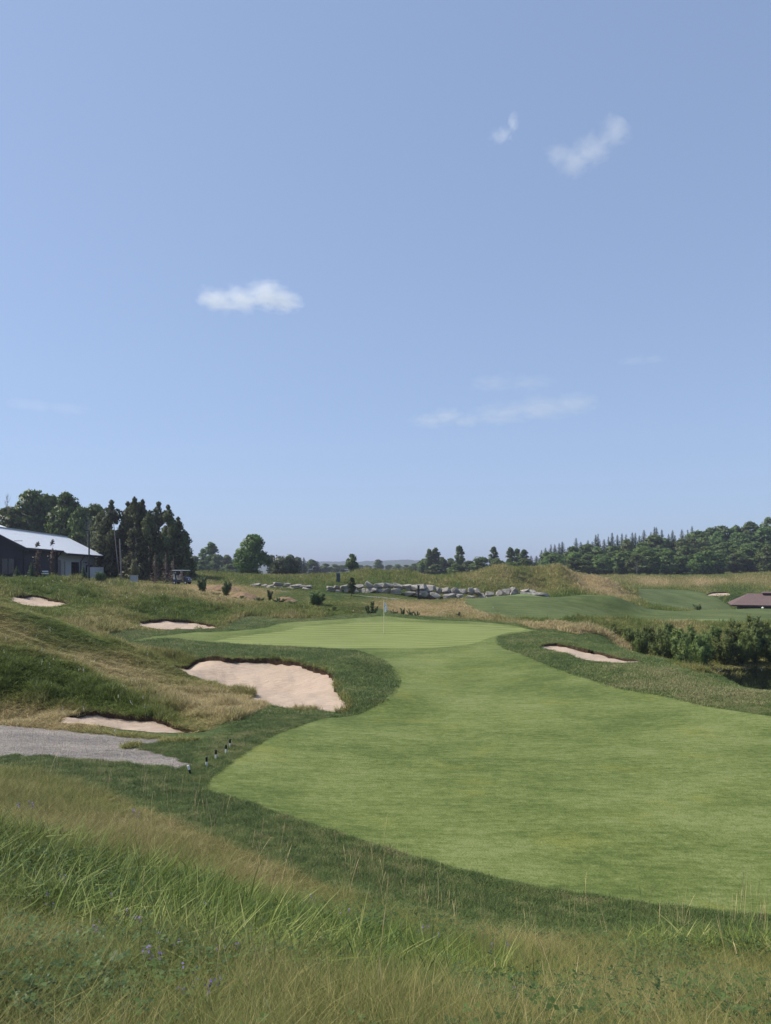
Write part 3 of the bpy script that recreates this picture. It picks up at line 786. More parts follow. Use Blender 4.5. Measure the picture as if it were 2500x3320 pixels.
native = REG == 0; mown = REG == idx['rough']
vr = np.random.default_rng(21)
fes = [tuft(vr, 26, .34, .0065, .12, 1.15) for _ in range(4)] + [tuft(vr, 18, .42, .0055, .09, .6, head=1.4) for _ in range(2)]
reed = [tuft(vr, 11, .27, .023, .12, 1.6, seg=5) for _ in range(5)]
midt = [tuft(vr, 16, .21, .018, .15, .95) for _ in range(5)]
midl = [tuft(vr, 14, .26, .030, .2, .9) for _ in range(3)]
fart = [tuft(vr, 12, .55, .055, .35, .5, seg=2) for _ in range(4)]
turf = [tuft(vr, 20, .05, .006, .09, .9, seg=2) for _ in range(4)]
turf2 = [tuft(vr, 18, .052, .013, .16, .9, seg=2) for _ in range(3)]

near_sel = native & (TCEN[:, 1] < 17)
def uvpatch(pos, L):
    """closeness to places given as photo points (u, v, radius m)"""
    xy = hit([(a, b) for a, b, _ in L]); w = np.zeros(len(pos))
    for (x, y), (_, _, r) in zip(xy, L): w = np.maximum(w, np.exp(-((pos[:, 0] - x) ** 2 + (pos[:, 1] - y) ** 2) / (r * r)))
    return w
REEDP = [(60, 2760, .9), (200, 2850, 1.0), (120, 2950, .8), (350, 2870, .9), (500, 2880, .9), (450, 3000, .9), (620, 2960, .9), (760, 3000, .8), (700, 3080, .8), (880, 3040, .8), (950, 3120, .8), (1080, 3080, .7), (1130, 3170, .7),
         (1250, 3120, .55), (1350, 3200, .55), (300, 3000, .6), (820, 3150, .6), (1500, 3230, .4), (2150, 3090, .35), (2300, 3080, .45), (2430, 3090, .45), (1650, 3230, .35), (40, 2850, .7)]
field('fescue_grass', M['blade'], fes, 42000, near_sel, 1 / np.maximum(TDIST, 3.0) ** 1.3, 31, .42, .85,
      hscale=lambda p: .45 + .7 * fbm(p[:, 0] * .8, p[:, 1] * .8, 55, 2))
tag(field('broad_leaf_grass', M['reed'], reed, 25000, near_sel & (TDIST < 11.5), 1.0 + 0 * TDIST, 32, .5, 1.0, .45, keep=lambda p: np.clip(uvpatch(p, REEDP) * 1.5 - .25, 0, 1) ,
      tint=lambda p: .25 + .5 * fbm(p[:, 0] * 1.5, p[:, 1] * 1.5, 58, 2)))
field('turf_grass', M['turfblade'], turf, 52000, mown & (TCEN[:, 1] < 26), 1 / np.maximum(TDIST, 5.0) ** 1.6, 33, .8, 1.25, .1, tint=lambda p: np.clip(.12 + 1.0 * (fbm(p[:, 0] * .7, p[:, 1] * .7, 71, 3) - .3) + 1.3 * (fbm(p[:, 0] * 5, p[:, 1] * 5, 73, 2) - .5), 0, .9), hscale=lambda p: .3 + 1.5 * fbm(p[:, 0] * 4, p[:, 1] * 4, 74, 2))
field('turf_grass', M['turfblade'], turf2, 42000, mown & (TCEN[:, 1] >= 24) & (TCEN[:, 1] < 75), 1 / np.maximum(TDIST, 5.0) ** 1.4, 34, .9, 1.5, .1, tint=lambda p: np.clip(.1 + 1.1 * (fbm(p[:, 0] * .35, p[:, 1] * .35, 72, 3) - .28) + .9 * (fbm(p[:, 0] * 2.2, p[:, 1] * 2.2, 75, 2) - .5) + .5 * uvpatch(p, [(2100, 2175, 2.5), (2250, 2220, 2.5), (2400, 2260, 2.5), (2480, 2290, 2.0), (1950, 2170, 1.5)]), 0, .9), hscale=lambda p: .4 + 1.2 * fbm(p[:, 0] * 2, p[:, 1] * 2, 76, 2))
field('rough_grass', M['blade'], midt, 60000, native & (TCEN[:, 1] >= 16) & (TCEN[:, 1] < 42), 1 / np.maximum(TDIST, 5.0) ** 1.2, 35, .6, 1.15, hscale=lambda p: .3 + 3.2 * np.clip(fbm(p[:, 0] * 1.1, p[:, 1] * 1.1, 56, 2) - .22, 0, 1) ** 1.4)
field('rough_grass', M['blade'], midl, 50000, native & (TCEN[:, 1] >= 40) & (TCEN[:, 1] < 78), 1 / np.maximum(TDIST, 5.0) ** 1.2, 36, .7, 1.5, hscale=lambda p: .3 + 3.0 * np.clip(fbm(p[:, 0] * .6, p[:, 1] * .6, 57, 2) - .22, 0, 1) ** 1.4)
field('tall_grass', M['blade'], fart, 60000, native & (TCEN[:, 1] >= 74) & (TCEN[:, 1] < 200), 1 / np.maximum(TDIST, 5.0) ** 1.4, 37, .6, 1.25, hscale=lambda p: .35 + .7 * fbm(p[:, 0] * .15, p[:, 1] * .15, 59, 2))

# ragged turf hanging over the bunker edges
er = np.random.default_rng(8); ep = []
for k in LIP:
    q = POLY[k]; yf = np.exp(q[:, 1]); W_ = np.stack([q[:, 0] * yf, yf - Y0], -1)
    t_ = np.roll(W_, -1, 0) - np.roll(W_, 1, 0); ar = np.sum(W_[:, 0] * np.roll(W_[:, 1], -1) - np.roll(W_[:, 0], -1) * W_[:, 1])
    nn_ = np.stack([t_[:, 1], -t_[:, 0]], -1) * (1 if ar > 0 else -1); nn_ /= np.linalg.norm(nn_, axis=1)[:, None] + 1e-9
    for a, b, n_ in zip(W_, np.roll(W_, -1, 0), nn_):
        if n_[1] < .3: continue
        L_ = np.linalg.norm(b - a); c_ = max(2, int(L_ * 14))
        ep.append(a + (b - a) * er.uniform(0, 1, (c_, 1)) + n_ * er.uniform(-.03, .16, (c_, 1)))
ep = np.concatenate(ep); ep = np.column_stack([ep, height(ep[:, 0], ep[:, 1])])
es_ = er.uniform(.3, .75, len(ep)) * np.where(ep[:, 1] > 45, 1.25, 1.0)
scatter('bunker_fringe', M['blade'], [tuft(vr, 14, .26, .022, .12, 1.2) for _ in range(3)], ep - [0, 0, .03], rots(len(ep), er, .45), np.stack([es_] * 3, -1), np.clip(er.normal(.42, .16, len(ep)), 0, 1), er.integers(0, 3, len(ep)))

# dry seed stalks standing in front of the mown turf
sk = [tuft(vr, 2, .62, .010, .10, .18, seg=5, head=.9) for _ in range(4)]
SP = [(1240, 2790), (1290, 2830), (1190, 2860), (1260, 2900), (1340, 2930), (1420, 2940), (1480, 2950), (1050, 2830), (830, 2760), (700, 2700), (650, 2640), (560, 2600), (2280, 2980), (2400, 2990), (2460, 2980), (2330, 3010), (2200, 3020), (2490, 3000), (1150, 2920),
      (150, 2440), (240, 2450), (60, 2450), (320, 2480), (420, 2560), (500, 2560), (180, 2520), (100, 2480), (900, 2850), (620, 2700), (1650, 3000), (1900, 3040), (1000, 2950), (1400, 3010), (450, 2650), (300, 2560)]
sxy = hit(SP); sr = np.random.default_rng(77)
sp = np.repeat(sxy, 7, 0) + sr.normal(0, .35, (len(sxy) * 7, 2)); sp = sp[sp[:, 1] > 4]
sp = np.concatenate([sp, (lambda q: q[:, :2])(places(110, near_sel, 1 / np.maximum(TDIST, 3.0) ** .3, 78)[0])])
ss = sr.uniform(.4, .95, len(sp))
scatter('seed_stalks', M['straw'], sk, np.column_stack([sp, height(sp[:, 0], sp[:, 1]) - .02]), rots(len(sp), sr, .12), np.stack([ss] * 3, -1), np.clip(sr.normal(.55, .2, len(sp)), 0, 1), sr.integers(0, 4, len(sp)))

# purple vetch in the foreground and white umbels on the left slopes
def blossom(rng, n, r, zs):
    V = []; Fq = []; R = []
    for i in range(n):
        c = np.array([rng.normal(0, r), rng.normal(0, r), zs * rng.uniform(.6, 1.1)]); s = r * rng.uniform(.5, .9); a = rng.uniform(0, 6.28)
        u = np.array([math.cos(a), math.sin(a), rng.uniform(-.5, .5)]); v = np.array([-math.sin(a), math.cos(a), rng.uniform(.2, 1)])
        o = len(V); V += [c - u * s - v * s, c + u * s - v * s, c + u * s + v * s, c - u * s + v * s]; Fq.append((o, o + 1, o + 2, o + 3)); R += [rng.uniform()] * 4
    return np.array(V), np.array(Fq), np.array(R)
M['vetch'] = blade_mat('vetch_petal', [(0, (.10, .065, .22, 1)), (1, (.22, .15, .40, 1))], .3)
M['umbel'] = blade_mat('umbel_petal', [(0, (.50, .50, .42, 1)), (1, (.72, .72, .66, 1))], .3)
VP = [(140, 2990), (330, 3080), (350, 2970), (420, 3040), (430, 3050), (270, 3070), (500, 3170), (530, 3130), (600, 3100), (670, 3075), (720, 3080), (740, 3160), (700, 3120), (600, 3215), (660, 2990), (1000, 2960), (1010, 2970), (820, 3100), (1360, 3060), (1380, 3070), (1400, 3080), (1300, 3050), (1600, 3130), (1640, 3110),
      (2230, 3270), (2300, 3280), (2200, 3260), (640, 3290), (1140, 3020), (230, 2910), (450, 2670), (90, 2640), (1590, 3290), (880, 3080), (760, 3080)]
vxy = hit(VP); vp = np.repeat(vxy, 4, 0) + sr.normal(0, .07, (len(vxy) * 4, 2))
scatter('purple_vetch', M['vetch'], [blossom(vr, 9, .010, .22) for _ in range(3)], np.column_stack([vp, height(vp[:, 0], vp[:, 1])]), rots(len(vp), sr, .15), np.ones((len(vp), 3)) * sr.uniform(.5, 1.0, (len(vp), 1)), sr.uniform(0, 1, len(vp)), sr.integers(0, 3, len(vp)))
WP = [(330, 1905, 3), (400, 1915, 3), (450, 1925, 3), (480, 1935, 2), (360, 1920, 3), (300, 1935, 2), (60, 2100, 2), (80, 2115, 1.5), (240, 2180, 1), (400, 2290, 1.2), (410, 2280, .8), (350, 2290, 1.2), (200, 2140, 3), (120, 2110, 2), (840, 1960, 3), (950, 1960, 3), (330, 2200, 2), (1430, 1985, 3), (1530, 1995, 2), (230, 1890, 3), (160, 1880, 3)]
wxy = hit([(a, b) for a, b, _ in WP]); wq = np.concatenate([np.array([[x, y]] * 5) + sr.normal(0, r * 1.2, (5, 2)) for (x, y), (_, _, r) in zip(wxy, WP)])
ws = np.where(wq[:, 1] > 45, .8, .28) * sr.uniform(.6, 1.1, len(wq))
scatter('white_wildflowers', M['umbel'], [blossom(vr, 8, .035, .42) for _ in range(3)], np.column_stack([wq, height(wq[:, 0], wq[:, 1])]), rots(len(wq), sr, .15), np.stack([ws, ws, np.ones(len(ws)) * .75], -1), sr.uniform(0, 1, len(wq)), sr.integers(0, 3, len(wq)))

# low clover and vetch leaves among the foreground grass
def leafy(rng, n, r, h, s):
    V = []; Fq = []; R = []
    for i in range(n):
        c = np.array([rng.normal(0, r), rng.normal(0, r), h * rng.uniform(.3, 1.0)]); a = rng.uniform(0, 6.28); q = s * rng.uniform(.6, 1.3); rr_ = rng.uniform()
        for j in range(3):
            b = a + j * 2.09; u = np.array([math.cos(b), math.sin(b), rng.uniform(-.2, .5)]) * q; w = np.array([-math.sin(b), math.cos(b), rng.uniform(-.2, .2)]) * q * .38; o = len(V)
            V += [c, c + u * .5 + w, c + u, c + u * .5 - w]; Fq.append((o, o + 1, o + 2, o + 3)); R += [rr_] * 4
    return np.array(V), np.array(Fq), np.array(R)
M['clover'] = blade_mat('clover_leaf', [(0, (.030, .065, .014, 1)), (.5, (.060, .105, .024, 1)), (1, (.10, .14, .04, 1))], .3, .5, .3, .5)
field('clover_leaves', M['clover'], [leafy(vr, 16, .10, .20, .026) for _ in range(4)], 7000, near_sel & (TDIST < 9.5), 1.0 + 0 * TDIST, 91, .7, 1.3, .2,
      keep=lambda p: np.clip(2.4 * fbm(p[:, 0] * 1.3, p[:, 1] * 1.3, 92, 2) - .85, 0, 1), tint=lambda p: fbm(p[:, 0] * 2, p[:, 1] * 2, 93, 2))

# ------------------------------------------------------------------ air
def haze_box():
    m = D.materials.new('haze_air'); m.use_nodes = True; n = m.node_tree.nodes; n.clear()
    v = n.new('ShaderNodeVolumePrincipled'); o = n.new('ShaderNodeOutputMaterial')
    v.inputs['Color'].default_value = (.60, .62, .82, 1); v.inputs['Density'].default_value = HAZE; v.inputs['Anisotropy'].default_value = .15
    m.node_tree.links.new(v.outputs[0], o.inputs['Volume']); m.cycles.homogeneous_volume = True
    b = MB(); b.box(-7000, 7000, -400, 15500, -40, 75)
    o = b.build('haze', m); tag(o, kind='stuff')
HAZE = .00030
haze_box()
# ------------------------------------------------------------------ trees and shrubs
def leaf_mat(name, c1, c2, trans=.3, hue=.02):
    m, t = mat(name)
    r = t.attr('rnd'); oi = t.N('ShaderNodeObjectInfo').outputs['Random']
    c = t.mix(r, c1, c2)
    hs = t.N('ShaderNodeHueSaturation'); t.l.new(c, hs.inputs['Color'])
    t.l.new(t.math('ADD', t.math('MULTIPLY', oi, hue * 2), .5 - hue), hs.inputs['Hue'])
    t.l.new(t.math('ADD', t.math('MULTIPLY', oi, .45), .78), hs.inputs['Value'])
    a = t.N('ShaderNodeAttribute'); a.attribute_name = 'outn'
    vt = t.N('ShaderNodeVectorTransform'); vt.vector_type = 'NORMAL'; vt.convert_from = 'OBJECT'; vt.convert_to = 'WORLD'
    t.l.new(a.outputs['Vector'], vt.inputs[0])
    g = t.N('ShaderNodeNewGeometry').outputs['Normal']
    s1 = t.N('ShaderNodeVectorMath'); s1.operation = 'SCALE'; s1.inputs['Scale'].default_value = .55; t.l.new(g, s1.inputs[0])
    ad = t.N('ShaderNodeVectorMath'); ad.operation = 'ADD'; t.l.new(s1.outputs[0], ad.inputs[0]); t.l.new(vt.outputs[0], ad.inputs[1])
    nn = t.N('ShaderNodeVectorMath'); nn.operation = 'NORMALIZE'; t.l.new(ad.outputs[0], nn.inputs[0])
    p = t.bsdf(hs.outputs[0], .55, .3, nn.outputs[0])
    tr = t.N('ShaderNodeBsdfTranslucent'); t.l.new(hs.outputs[0], tr.inputs[0])
    mx = t.N('ShaderNodeMixShader'); mx.inputs[0].default_value = trans
    t.l.new(p.outputs[0], mx.inputs[1]); t.l.new(tr.outputs[0], mx.inputs[2]); t.out(mx.outputs[0]); return m
def bark_mat(name, a, b):
    m, t = mat(name); v = t.pos(scale=(3, 3, .5), obj=True); n = t.noise(3, 4, .7, v)
    t.out(t.bsdf(t.ramp(n, [(.3, a), (.7, b)]), .95, .1, t.bump(n, .8, .05)).outputs[0]); return m
M['leaf'] = leaf_mat('broad_leaf', (.050, .090, .019, 1), (.122, .180, .042, 1))
M['leaf_light'] = leaf_mat('light_leaf', (.055, .095, .022, 1), (.11, .155, .045, 1))
M['cedar'] = leaf_mat('cedar_spray', (.038, .062, .021, 1), (.135, .152, .052, 1), .28)
M['spruce'] = leaf_mat('spruce_needles', (.032, .056, .025, 1), (.078, .112, .046, 1), .2)
M['willow'] = leaf_mat('willow_leaf', (.09, .135, .032, 1), (.20, .25, .07, 1), .45)
M['brownneedle'] = leaf_mat('brown_needles', (.085, .060, .048, 1), (.15, .105, .085, 1), .2)
M['redleaf'] = leaf_mat('bronze_leaf', (.075, .050, .045, 1), (.13, .10, .075, 1), .3)
M['yellowleaf'] = leaf_mat('pale_leaf', (.11, .12, .045, 1), (.20, .19, .085, 1), .3)
M['bark'] = bark_mat('bark', (.035, .027, .020, 1), (.11, .088, .068, 1))
M['greybark'] = bark_mat('grey_bark', (.13, .12, .11, 1), (.30, .285, .265, 1))

def leaves_mesh(name, P, Nrm, size, rng, m, asp=.55, align=None, droop=0.0):
    """one small pointed face per leaf clump at P, facing roughly along Nrm"""
    n = len(P); sz = (np.asarray(size) * rng.uniform(.6, 1.35, n))[:, None]
    r = rng.normal(size=(n, 3)); nn = Nrm * .7 + r * .75; nn /= np.linalg.norm(nn, axis=1)[:, None] + 1e-9
    u = align + rng.normal(0, .35, (n, 3)) if align is not None else rng.normal(size=(n, 3))
    u = u - nn * (u * nn).sum(1)[:, None]; u /= np.linalg.norm(u, axis=1)[:, None] + 1e-9
    v = np.cross(nn, u)
    A = P - u * sz; B = P + v * sz * asp - u * sz * .1; C = P + u * sz; Dd = P - v * sz * asp - u * sz * .1
    V = np.stack([A, B, C, Dd], 1).reshape(-1, 3)
    me = np_mesh(name, V, quads=np.arange(4 * n).reshape(n, 4), mat=m)
    fattr(me, 'rnd', np.repeat(rng.uniform(0, 1, n), 4))
    fattr(me, 'outn', np.repeat(Nrm, 4, 0), typ='FLOAT_VECTOR')
    return me

def clump_points(rng, C, Rr, per, crown_c, zsq=.9):
    P = []; Nn = []
    for c, r in zip(C, Rr):
        d = rng.normal(size=(per, 3)); d /= np.linalg.norm(d, axis=1)[:, None]
        d[:, 2] = np.where(d[:, 2] < -.3, -d[:, 2] * .5, d[:, 2])
        p = c + d * (r * rng.uniform(.55, 1.05, per)[:, None]) * np.array([1, 1, zsq])
        o = (c - crown_c); o = o / (np.linalg.norm(o) + 1e-6)
        nn = d * .75 + o * .45 + np.array([0, 0, .15]); P.append(p); Nn.append(nn / np.linalg.norm(nn, axis=1)[:, None])
    return np.concatenate(P), np.concatenate(Nn)

def trunk_mesh(rng, h, r, limbs, m, lean=0.0, top=.75, name='trunk'):
    b = MB(); pts = [(0, 0, -.25)]
    for k in range(1, 6):
        t = k / 5; pts.append((rng.normal(0, .015) * h + lean * h * t, rng.normal(0, .015) * h, h * top * t))
    b.tube(pts, [r * 1.25, r, r * .85, r * .65, r * .45, r * .2], 7)
    for L in limbs:
        L = Vector(L); s = Vector(pts[2 + int(rng.integers(0, 3))]); mid = s.lerp(L, .5) + Vector((0, 0, -.04 * h))
        b.tube([s, mid, L], [r * .42, r * .26, r * .07], 5)
    return b.mesh(name, m, True)

def tree_broad(seed, h=12, w=8, clumps=40, per=60, leaf=.3, m='leaf', base=.14, loose=0.0, trunk_r=.22, bm='bark', top_heavy=.55, crs=.17, zsq=.9):
    rng = np.random.default_rng(seed); C = []; Rr = []
    cc = np.array([0, 0, h * top_heavy])
    for i in range(clumps):
        zf = base + (1 - base) * rng.uniform(0, 1) ** .9
        prof = math.sin(math.pi * min(max((zf - base * .6) / (1.04 - base * .6), 0.03), .97) ** .85) ** .65
        a = rng.uniform(0, 6.283); rr = w / 2 * prof * (rng.uniform(.25, 1.0) ** .5) * (1 - loose * rng.uniform())
        cr = w * rng.uniform(crs * .7, crs * 1.3) * (.75 + .5 * prof)
        C.append((math.cos(a) * max(rr - cr * .55, 0), math.sin(a) * max(rr - cr * .55, 0), min(zf * h, h - cr * .6))); Rr.append(cr)
    C = np.array(C)
    P, Nn = clump_points(rng, C, Rr, per, cc, zsq)
    root = empty('tree'); limbs = [tuple(C[i]) for i in rng.choice(len(C), min(9, len(C)), False)]
    tr = link(D.objects.new('trunk', trunk_mesh(rng, h, trunk_r, limbs, M[bm])), root)
    link(D.objects.new('crown', leaves_mesh('crown', P, Nn, leaf, rng, M[m])), root)
    root['h'] = h; root['w'] = w; return root

def tree_spruce(seed, h=14, w=5, m='spruce', whorls=22, br=8, per=7, leaf=.34, bare=.05, bm='bark'):
    rng = np.random.default_rng(seed); P = []; Nn = []; A = []
    for k in range(whorls):
        zf = bare + (1 - bare) * (k / whorls) ** .95; R = w / 2 * (1 - zf) ** .85 * rng.uniform(.8, 1.15) + .08
        for j in range(br):
            a = rng.uniform(0, 6.283); L = R * rng.uniform(.65, 1.15); d = np.array([math.cos(a), math.sin(a), 0])
            for s in range(per):
                t = (s + rng.uniform()) / per; p = d * L * (.12 + .88 * t) + np.array([0, 0, zf * h - L * (.32 * t - .18 * t * t) + rng.normal(0, .05)])
                side = np.array([-d[1], d[0], 0]) * rng.normal(0, .12 * L * (1.1 - t)); P.append(p + side); nn = d * .8 + np.array([0, 0, .5]); Nn.append(nn / np.linalg.norm(nn)); A.append(d + np.array([0, 0, -.25]))
    P.append(np.array([0, 0, h])); Nn.append(np.array([0, 0, 1.])); A.append(np.array([0, 0, 1.]))
    root = empty('tree'); b = MB(); b.tube([(0, 0, -.25), (0, 0, h * .5), (0, 0, h * 1.0)], [h * .016, h * .010, h * .002], 6)
    b.build('trunk', M[bm], root)
    link(D.objects.new('crown', leaves_mesh('crown', np.array(P), np.array(Nn), leaf * np.clip(1.25 - np.array(P)[:, 2] / h, .3, 1), rng, M[m], .5, np.array(A))), root)
    root['h'] = h; root['w'] = w; return root

def tree_cedar(seed, h=12.5, w=4.6, n=7000, leaf=.30, m='cedar', bm='greybark'):
    rng = np.random.default_rng(seed); lob = rng.uniform(0, 6.283, 12); P = []; Nn = []
    nl = 34; LC = []
    for i in range(nl):   # leaders: upright feathery plumes
        zf = rng.uniform(.0, .90) ** 1.15; R = w / 2 * (1 - zf ** 1.9) ** .9 * rng.uniform(.35, 1.0); a = rng.uniform(0, 6.283)
        LC.append((math.cos(a) * R, math.sin(a) * R, zf * h, .5 + .55 * (1 - zf)))
    LC += [(0, 0, h * .95, .28), (0.1, .05, h * .89, .4), (-.2, .1, h * .82, .55), (.25, -.1, h * .76, .6)]
    per = n // len(LC)
    for (x, y, z, r) in LC:
        t = rng.uniform(-1, 1, per); th = rng.uniform(0, 6.283, per); rr = r * (1 - np.abs(t) ** 1.6 * .9) * rng.uniform(.5, 1.1, per)
        hh = r * 2.3; q = np.stack([x + np.cos(th) * rr, y + np.sin(th) * rr, np.minimum(z + t * hh * .6, h)], -1)
        o = np.array([x, y, 0]) / (math.hypot(x, y) + .3)
        nn = np.stack([np.cos(th), np.sin(th), t * .5 + .2], -1) * .8 + o * .5; P.append(q); Nn.append(nn / np.linalg.norm(nn, axis=1)[:, None])
    P = np.concatenate(P); Nn = np.concatenate(Nn); P[:, 2] = np.maximum(P[:, 2], .15)
    root = empty('tree'); b = MB(); b.tube([(0, 0, -.25), (.05, 0, h * .5), (0, 0, h * .95)], [.2, .13, .03], 6)
    for _ in range(10):
        a = rng.uniform(0, 6.283); z = rng.uniform(.1, .7) * h; b.tube([(0, 0, z), (math.cos(a) * w * .4, math.sin(a) * w * .4, z + .5)], [.05, .012], 4)
    b.build('trunk', M[bm], root)
    link(D.objects.new('crown', leaves_mesh('crown', P, Nn, leaf * np.clip(1.15 - .6 * P[:, 2] / h, .4, 1), rng, M[m], .42, np.tile(np.array([0, 0, 1.]), (len(P), 1)) + Nn * .5)), root)
    root['h'] = h; root['w'] = w; return root

def tree_bare(seed, h=9, m='greybark', n=26):
    rng = np.random.default_rng(seed); root = empty('tree'); b = MB()
    b.tube([(0, 0, -.25), (.1, 0, h * .4), (-.1, .05, h * .75), (.05, 0, h)], [.16, .12, .07, .015], 6); b.build('trunk', M[m], root)
    b = MB()
    for i in range(n):
        z = h * rng.uniform(.25, .95); a = rng.uniform(0, 6.283); L = h * .30 * (1.15 - z / h) * rng.uniform(.6, 1.3)
        e = Vector((math.cos(a) * L, math.sin(a) * L, z + L * .8)); mid = Vector((math.cos(a) * L * .5, math.sin(a) * L * .5, z + L * .25))
        b.tube([(0, 0, z), mid, e], [.045, .03, .008], 4)
        for _ in range(4):
            s = mid.lerp(e, rng.uniform(0, .9)); b.tube([s, s + Vector((rng.normal(0, .3), rng.normal(0, .3), rng.uniform(.1, .7))) * (h / 9)], [.018, .005], 3)
    b.build('crown', M[m], root); root['h'] = h; root['w'] = h * .6; return root

def shrub(seed, h=2.5, w=2.6, n=2600, leaf=.11, m='willow', stems=9, asp=.3, up=.6, fill=.5):
    rng = np.random.default_rng(seed); root = empty('shrub'); b = MB(); P = []; Nn = []; A = []
    per = n // stems
    for s in range(stems):
        a = rng.uniform(0, 6.283); R = w / 2 * rng.uniform(.1, .85); tip = np.array([math.cos(a) * R, math.sin(a) * R, h * rng.uniform(.6, 1.0) * (1 - .35 * (R / (w / 2)) ** 2)])
        b.tube([(rng.normal(0, .08), rng.normal(0, .08), -.15), Vector(tip) * .5 + Vector((0, 0, .1 * h)), tip], [.03 * h / 2.5, .02 * h / 2.5, .006], 4)
        t = rng.uniform(.18, 1.02, per) ** .8; c = t[:, None] * tip; d = rng.normal(size=(per, 3)); d /= np.linalg.norm(d, axis=1)[:, None]
        q = c + d * (w * .20 * fill * 2 * rng.uniform(.3, 1, per)[:, None]) * (1.1 - .6 * t[:, None]); q[:, 2] = np.maximum(q[:, 2], .04)
        o = q - np.array([0, 0, h * .4]); o /= np.linalg.norm(o, axis=1)[:, None] + 1e-6
        nn = d * .5 + o * .7; P.append(q); Nn.append(nn / np.linalg.norm(nn, axis=1)[:, None]); A.append(d * .6 + np.array([0, 0, up]))
    b.build('stem', M['bark'], root)
    P, Nn, A = np.concatenate(P), np.concatenate(Nn), np.concatenate(A)
    link(D.objects.new('foliage', leaves_mesh('foliage', P, Nn, leaf, rng, M[m], asp, A)), root)
    root['h'] = h; root['w'] = w; return root

PROTO = {}; USED = set()
def proto(key, fn, *a, **k): PROTO[key] = fn(*a, **k)
proto('oak0', tree_broad, 101, 12, 8.5, 60, 120, .32, base=.0); proto('oak1', tree_broad, 102, 13, 8, 60, 120, .32, base=.0); proto('oak2', tree_broad, 103, 12, 9, 60, 120, .32, base=.0, loose=.25)
for i in range(6): proto('wood%d' % i, tree_broad, 110 + i, 10, 7.2, 36, 80, .42, base=.0, crs=.19)
for i in range(3): proto('pale%d' % i, tree_broad, 120 + i, 9, 6, 34, 80, .38, m='leaf_light', base=.0, crs=.19)
for i in range(3): proto('poplar%d' % i, tree_broad, 130 + i, 12, 3.6, 60, 46, .34, base=.06, loose=.35, trunk_r=.16, top_heavy=.6, crs=.16, zsq=1.6)
proto('willowtree', tree_broad, 140, 8.4, 8, 80, 120, .26, m='leaf', base=.0, loose=.1, trunk_r=.3, crs=.15)
proto('slim', tree_broad, 141, 5, 3.6, 40, 90, .2, m='leaf', base=.0, loose=.15)
for i in range(5): proto('spruce%d' % i, tree_spruce, 150 + i, 14, 5.0, whorls=26, br=10, per=8, leaf=.46)
for i in range(4): proto('cedar%d' % i, tree_cedar, 160 + i)
proto('youngspruce', tree_spruce, 170, 2.6, 2.1, 'spruce', 15, 12, 9, .13, .02)
for i in range(2): proto('brownspruce%d' % i, tree_spruce, 172 + i, 4.2, 1.9, 'brownneedle', 16, 7, 6, .12, .08, 'greybark')
proto('lowpine', tree_broad, 175, 2.6, 5.2, 30, 110, .2, m='spruce', base=.1, trunk_r=.14)
for i in range(2): proto('bare%d' % i, tree_bare, 180 + i)
for i in range(5): proto('pondwillow%d' % i, shrub, 190 + i, 2.6, 2.8, 3600, .125, 'willow', 14, .32)
proto('bush', shrub, 197, 1.8, 2.3, 2600, .09, 'leaf_light', 12, .45); proto('darkbush', shrub, 198, 1.2, 2.0, 1800, .08, 'leaf', 10, .5)
for i in range(2): proto('weed%d' % i, shrub, 200 + i, 1.3, 1.3, 800, .07, 'leaf_light', 9, .4, 1.0, .3)
proto('sapling', tree_broad, 204, 2.4, 1.0, 34, 70, .085, m='leaf_light', base=.03, trunk_r=.035, loose=.1, crs=.22)
proto('bronze', tree_broad, 205, 4.2, 1.2, 40, 10, .12, m='redleaf', base=.1, trunk_r=.04, loose=.3, zsq=2.2)
proto('yellowbush', shrub, 206, 3.0, 2.4, 1400, .12, 'yellowleaf', 9, .5)

def plant(key, u, vtop, Y, wpx, name, label, cat, group=None, rz=None, gz=None, h=None):
    """grow a tree of the height and spread surveyed from the photo at its own distance"""
    pr = PROTO[key]; x = (u - 1250) / F * Y; z = hz(x, Y) if gz is None else gz
    hh = (H - (vtop - VH) / F * Y) - z if h is None else h; hh = max(hh, .5)
    o = pr if key not in USED else copy_tree(pr); USED.add(key)
    w = wpx / F * Y; sx = w / pr['w']; sz = hh / pr['h']
    o.name = name; o.location = (x, Y, z - .03); o.scale = (sx, sx, sz)
    o.rotation_euler = (0, 0, (u * 7.13 + Y) % 6.283 if rz is None else rz)
    tag(o, label, cat, group); return o
ORD = 'first second third fourth fifth sixth seventh eighth ninth tenth eleventh twelfth thirteenth fourteenth fifteenth sixteenth seventeenth eighteenth nineteenth twentieth'.split()
def ordw(i):
    if i < 20: return ORD[i]
    tens = ('twent', 'thirt', 'fort')[(i + 1) // 10 - 2]
    return tens + 'ieth' if (i + 1) % 10 == 0 else tens + 'y-' + ORD[(i + 1) % 10 - 1]

# behind the white-roofed building
g = 'broadleaf trees behind the white roofed building'
L = [(-60, 1640, 150, 190, 'oak0'), (30, 1650, 138, 170, 'oak1'), (105, 1597, 142, 170, 'oak2'), (160, 1612, 146, 150, 'oak0'), (215, 1602, 140, 130, 'oak1'), (265, 1650, 136, 110, 'oak2'), (310, 1642, 145, 130, 'oak0'), (330, 1690, 132, 100, 'oak1'), (250, 1730, 128, 100, 'oak2')]
for i, (u, v, Y, w, k) in enumerate(L):
    plant(k, u, v, Y, w, 'broadleaf_tree', 'dark green broadleaf tree behind the white roof, %s from the left of the row' % ordw(i), 'tree', g)
plant('bare0', 25, 1598, 136, 70, 'dead_tree', 'bare grey dead tree poking above the crowns at the left', 'tree')
plant('bare1', 285, 1668, 126, 60, 'dead_tree', 'bare pale dead tree in the dark gap beside the cedars', 'tree')
g = 'cedars beside the building'
